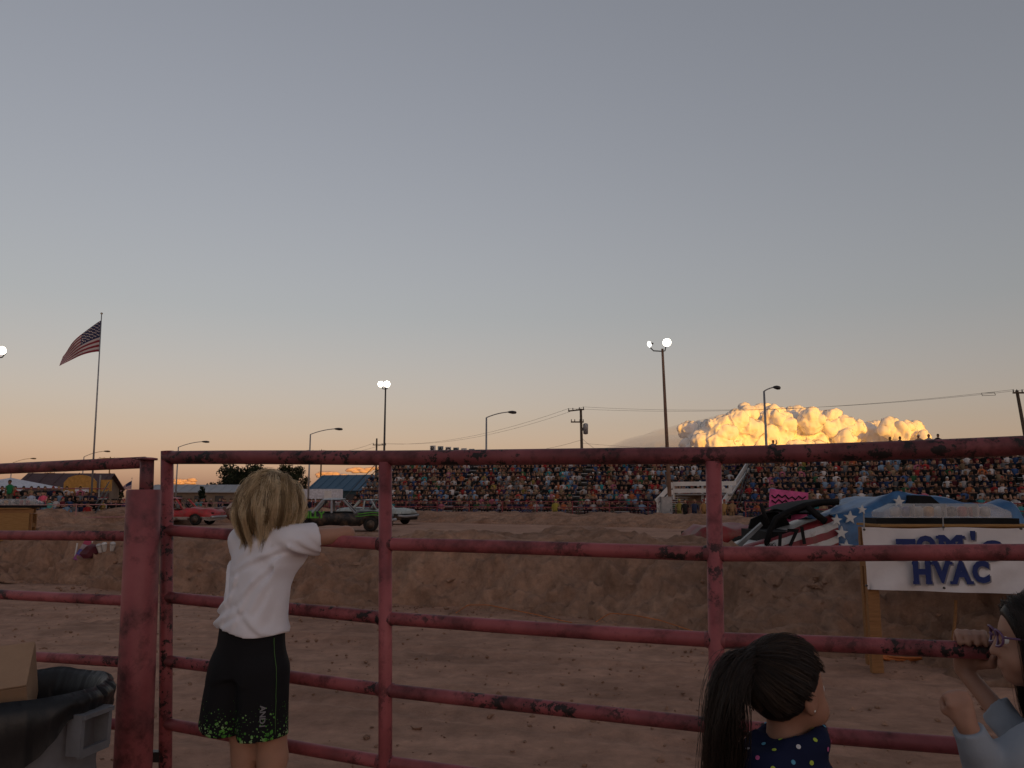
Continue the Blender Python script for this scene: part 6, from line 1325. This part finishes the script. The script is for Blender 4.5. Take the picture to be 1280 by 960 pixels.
    for sx in (-1, 1): part(G, lambda P: np.maximum(umin([rc(P, (sx * .055, -.03, .035), (sx * .06, .09, .032), .036, .033), rc(P, (sx * .055, -.01, .05), (sx * .055, -.01, .09), .036, .036)], .02), .004 - P[:, 2]), (sx * .055 - .06, -.09, 0), (sx * .055 + .06, .15, .13), .007, 'shoe', PM, root)
    # hair pulled back to a high ponytail
    cols = [(.010, .007, .006), (.018, .011, .008), (.030, .018, .012), (.055, .034, .022)]; tie = np.array([-.015, -.088, 1.150])
    hs = lambda P: el(P, hc + (0, -.012, .018), (.0745, .0895, .0845)); k = N('dark_hair_under'); k.base((.010, .007, .006), .5)
    def cap(P):
        y = P[:, 1] - hc[1]; z = P[:, 2] - hc[2]; x = np.abs(P[:, 0]); return np.maximum(hs(P) - .004, np.maximum(y - (.036 + z * .42), -z - .058 + np.clip((y + .045) * 1.5, 0, .10)))
    part(G, cap, (-.10, -.12, 1.0), (.10, .12, 1.21), .006, 'hair_base', k.done(), root)
    r = np.random.default_rng(41); n = 520; th = r.uniform(0, 2 * math.pi, n); ph = np.arccos(r.uniform(-.62, 1, n)); dr = np.stack([np.sin(ph) * np.cos(th), np.sin(ph) * np.sin(th), np.cos(ph)], 1)
    y, z = dr[:, 1] * .09, dr[:, 2] * .085; dr = dr[(y < .034 + (z + .018) * .42) & (z + .018 > -.055 + np.clip((y + .045) * 1.5, 0, .10))]; roots = hc + (0, -.012, .018) + dr * np.array([.077, .092, .087]); k_ = 14; paths = []
    for u in np.linspace(0, 1, k_):
        p = roots * (1 - u) + tie * u; s_ = hs(p); Gd = (p - (hc + (0, -.012, .018))); Gd /= np.linalg.norm(Gd, axis=1, keepdims=True); paths.append(p + Gd * np.maximum(.0065 - s_, 0)[:, None])
    P1, C1 = clump(np.stack(paths, 1), len(roots) * 14, .0035, .004, 43, cols, .0003)
    n2 = 60; rt = tie + r.normal(size=(n2, 3)) * .010; d0 = np.array([-.10, -.9, .15]) + r.normal(size=(n2, 3)) * .14; d0 /= np.linalg.norm(d0, axis=1, keepdims=True)
    obs = lambda P: np.minimum(hs(P), jacket(P)); T2 = grow(rt, d0, obs, 22, .0140, .24, 44, .006, .08, 8.0, lambda p, i: np.tile(np.array([-.04, -.05, 0]), (len(p), 1)) * (i > 3))
    P2, C2 = clump(T2, n2 * 60, .006, .007, 45, cols, .0008)
    V1, F1, c1 = tubes_np(P1, .0006, .0005, C1); V2, F2, c2 = tubes_np(P2, .0006, .0003, C2)
    link('hair', np_mesh('hair', G.W(V1), F1, True, c1), HAIRM, root, True); link('ponytail', np_mesh('ponytail', G.W(V2), F2, True, c2), HAIRM, root, True)
    m = MB(); m.tube([Vector(G.W(tie + np.array([.017 * math.cos(t), .006 * math.sin(t), .017 * math.sin(t)]))) for t in np.linspace(0, 2 * math.pi, 17)], .0045, 6, False); m.build('hair_tie', M['black'], root, True, True)
girl_dots()

def girl_glasses():
    G = Fig((1.190, 1.85), (-.6, .8)); root = empty('person', (*G.P0[:2], 0), 0, 'dark haired child in purple glasses and pale sweater gripping the gate rail', 'person', 'children at the gate')
    SK = skin_mat('second_girl_skin', (.40, .215, .15)); hw = np.array([1.176, 1.875, 1.186]); hc = G.L(hw); s = .93
    fh = np.array([-.95, .31]); fb = G.f[:2]; yaw = math.atan2(fh[1], fh[0]) - math.atan2(fb[1], fb[0]); yaw_ = -yaw      # head turned to her left
    Lw = lambda px, py, Y: G.L(np.array(at(px, py, Y)))
    rail = np.array(gp(1215, 809)); ax = np.array([.928, -.371, 0])
    Rs = (.118, -.01, .985); Re = G.L((1.172, 1.935, .94)); Rw = G.L(rail + np.array([.000, .048, -.062])); Ls = (-.118, -.01, .985); Le = Lw(1240, 972, 1.80); Lw_ = Lw(1208, 905, 1.79)
    fist = Lw(1202, 886, 1.79)
    def grip(P):
        d = rc(P, G.L(rail + np.array([0, .046, -.056])), G.L(rail + np.array([0, .036, -.012])), .017, .018); ds = []
        for o, L in ((-.027, .9), (-.009, 1.0), (.009, 1.0), (.027, .85)):
            c = rail + ax * o; n_ = np.array([.371, .928, 0]); pts = [c + n_ * .036 + np.array([0, 0, -.015]), c + n_ * .030 + np.array([0, 0, .017]), c + n_ * .006 + np.array([0, 0, .0335]), c - n_ * .017 * L + np.array([0, 0, .0265]), c - n_ * .027 * L + np.array([0, 0, .012])]
            rr_ = [.0098, .0096, .0088, .0082, .0074]
            dd = umin([rc(P, G.L(a), G.L(b), r1, r2) for a, b, r1, r2 in zip(pts[:-1], pts[1:], rr_[:-1], rr_[1:])], .003); ds.append(dd)
        f = ds[0]
        for q in ds[1:]: f = smin(f, q, .0025)
        pal = umin([rc(P, G.L(rail + ax * a + np.array([0.012, .042, -.045])), G.L(rail + ax * b + np.array([.012, .034, -.010])), .015, .012) for a, b in ((-.018, -.024), (0, 0), (.018, .024))], .012); d = smin(d, pal, .012)
        th = umin([rc(P, G.L(rail + ax * .026 + np.array([.01, .036, -.045])), G.L(rail + ax * .036 + np.array([0, -.008, -.036])), .012, .0105), rc(P, G.L(rail + ax * .036 + np.array([0, -.008, -.036])), G.L(rail + ax * .034 + np.array([-.006, -.030, -.016])), .0105, .0085)], .004)
        return smin(smin(d, f, .006), th, .007)
    def body(P):
        ds = [head_sdf(P, hc, s, yaw_, -.06), rc(P, (0, -.02, .98), hc + (0, -.01, -.06), .038, .035), sec(P, [(.45, 0, -.01, .09, .07), (1.0, 0, -.01, .075, .055)]), rc(P, Re, Rw, .028, .019), rc(P, Le, Lw_, .030, .020)]
        for sx in (-1, 1): ds += [rc(P, (sx * .05, 0, .52), (sx * .055, .01, .32), .055, .042), rc(P, (sx * .055, .01, .32), (sx * .055, -.01, .07), .042, .028)]
        d = umin(ds, .014); dirf = np.array(fist) - np.array(Lw_); k1 = np.array(Lw_) + dirf * 1.35
        hd = hand_relaxed(P, Lw_, k1, G.L(G.P0 + np.array([-.3, -.9, .2])), .82, 1.15, 1)
        return np.minimum(smin(d, grip(P), .008), smin(d, hd, .008))
    part(G, body, (-.26, -.15, .05), (.26, .34, 1.30), .0062, 'body', SK, root); eyes(G, hc, s, yaw_, -.06, root, (EYEW, IRIS))
    def sweater(P):
        r_, f_, z = P.T; d = sec(P, [(.48, 0, -.01, .135, .105), (.62, 0, -.01, .13, .10), (.8, 0, -.01, .132, .098), (.92, 0, -.012, .130, .088), (.975, 0, -.015, .112, .072), (1.008, 0, -.015, .068, .055), (1.028, 0, -.012, .050, .048)])
        cr = np.array(Re) + (np.array(Rw) - np.array(Re)) * .48; cl = np.array(Le) + (np.array(Lw_) - np.array(Le)) * .90
        a1 = umin([rc(P, Rs, Re, .048, .043), np.maximum(rc(P, Re, cr, .042, .031), (P - cr) @ ((cr - Re) / np.linalg.norm(cr - Re)))], .01); a2 = umin([rc(P, Ls, Le, .050, .047), np.maximum(rc(P, Le, cl, .046, .031), (P - cl) @ ((cl - Le) / np.linalg.norm(cl - Le)))], .01)
        d = smin(smin(d, a1, .025), a2, .025); w1 = np.stack([r_ * 15 + z * 8, f_ * 13, z * 14 - r_ * 5], 1); return d - .0065 * (1 - 2 * np.abs(vnoise(w1, 61))) - .003 * vnoise(w1 * 2.1, 63)
    SWM = cloth('pale_sweater', (.30, .335, .385), 240, .35); part(G, sweater, (-.28, -.16, .46), (.26, .30, 1.06), .0065, 'sweater', SWM, root)
    PM = cloth('dark_trousers', (.02, .022, .03))
    part(G, lambda P: umin([sec(P, [(.40, 0, -.01, .10, .085), (.54, 0, -.01, .112, .09)])] + [umin([rc(P, (sx * .05, 0, .50), (sx * .055, .01, .32), .066, .052), rc(P, (sx * .055, .01, .32), (sx * .055, -.01, .09), .052, .042)], .01) for sx in (-1, 1)], .02), (-.16, -.13, .04), (.16, .13, .56), .009, 'trousers', PM, root)
    for sx in (-1, 1): part(G, lambda P: np.maximum(umin([rc(P, (sx * .055, -.03, .035), (sx * .06, .09, .032), .036, .033), rc(P, (sx * .055, -.01, .05), (sx * .055, -.01, .09), .038, .038)], .02), .004 - P[:, 2]), (sx * .055 - .06, -.09, 0), (sx * .055 + .06, .15, .13), .007, 'shoe', PM, root)
    # glasses in the head frame
    fw = np.array([fh[0], fh[1], 0]) / np.linalg.norm(fh); rw = np.array([fw[1], -fw[0], 0]); up = np.array([0, 0, 1.0]); hp = lambda x, y, z: Vector(hw + (rw * x + fw * y + up * z) * s)
    gl = MB(); GM = plain('purple_plastic', (.11, .05, .12), .35, .5)
    go = None
    for sx in (-1, 1):
        m = MB(); m.tube([hp(sx * .034 + .026 * math.cos(t), .093 - .010 * abs(math.cos(t)), .003 + .019 * math.sin(t)) for t in np.linspace(0, 2 * math.pi, 25)], .0028, 6, False); m.build('glasses_rim', GM, root, True, True)
        m = MB(); m.tube([hp(sx * .060, .083, .008), hp(sx * .074, .06, .008), hp(sx * .078, .0, .004), hp(sx * .078, -.02, -.012)], .0024, 6); m.build('glasses_temple', GM, root, True, True)
    m = MB(); m.tube([hp(-.009, .093, .006), hp(0, .098, .010), hp(.009, .093, .006)], .0024, 6); m.build('glasses_bridge', GM, root, True, True)
    # long straight hair
    cols = [(.009, .006, .005), (.015, .010, .008), (.026, .016, .012), (.05, .032, .024)]; c0 = hw + np.array([0, 0, .018]) * s - fw * .012 * s
    RH = np.stack([rw, fw, up], 1); hs = lambda P: el(P, c0, np.array([.0745, .0895, .0845]) * s, RH)
    k = N('dark_hair_under2'); k.base((.009, .006, .005), .5)
    def cap(P):
        W_ = G.W(P); q = (W_ - hw) @ RH / s; return np.maximum(hs(W_) - .005, np.maximum(q[:, 1] - (.052 + q[:, 2] * .32), -q[:, 2] - .075))
    part(G, cap, hc - .13, hc + .13, .006, 'hair_base', k.done(), root)
    r = np.random.default_rng(71); n = 460; th = r.uniform(0, 2 * math.pi, n); ph = np.arccos(r.uniform(-.25, 1, n)); dr = np.stack([np.sin(ph) * np.cos(th), np.sin(ph) * np.sin(th), np.cos(ph)], 1)
    dr = dr[(dr[:, 1] * .09 < .052 + dr[:, 2] * .085 * .32)]; roots = c0 + (dr * np.array([.0775, .0925, .0875]) * s) @ RH.T
    d0 = (np.stack([np.sign(dr[:, 0]) * .8 + dr[:, 0], -.30 + 0 * dr[:, 0], .05 + 0 * dr[:, 0]], 1)) @ RH.T; d0 /= np.linalg.norm(d0, axis=1, keepdims=True)
    obs = lambda W_: np.minimum(hs(W_), sweater(np.stack([(W_ - G.P0) @ G.r, (W_ - G.P0) @ G.f, W_[:, 2]], 1)))
    T2 = grow(roots, d0, obs, 24, .0125, .30, 72, .010, .03, 6.0, lambda p, i: -fw[None] * .06 * np.ones((len(p), 1)))
    P2, C2 = clump(T2, len(T2) * 26, .0040, .0035, 73, cols, .0004); V2, F2, c2 = tubes_np(P2, .0006, .0004, C2); link('hair', np_mesh('hair', V2, F2, True, c2), HAIRM, root, True)
girl_glasses()
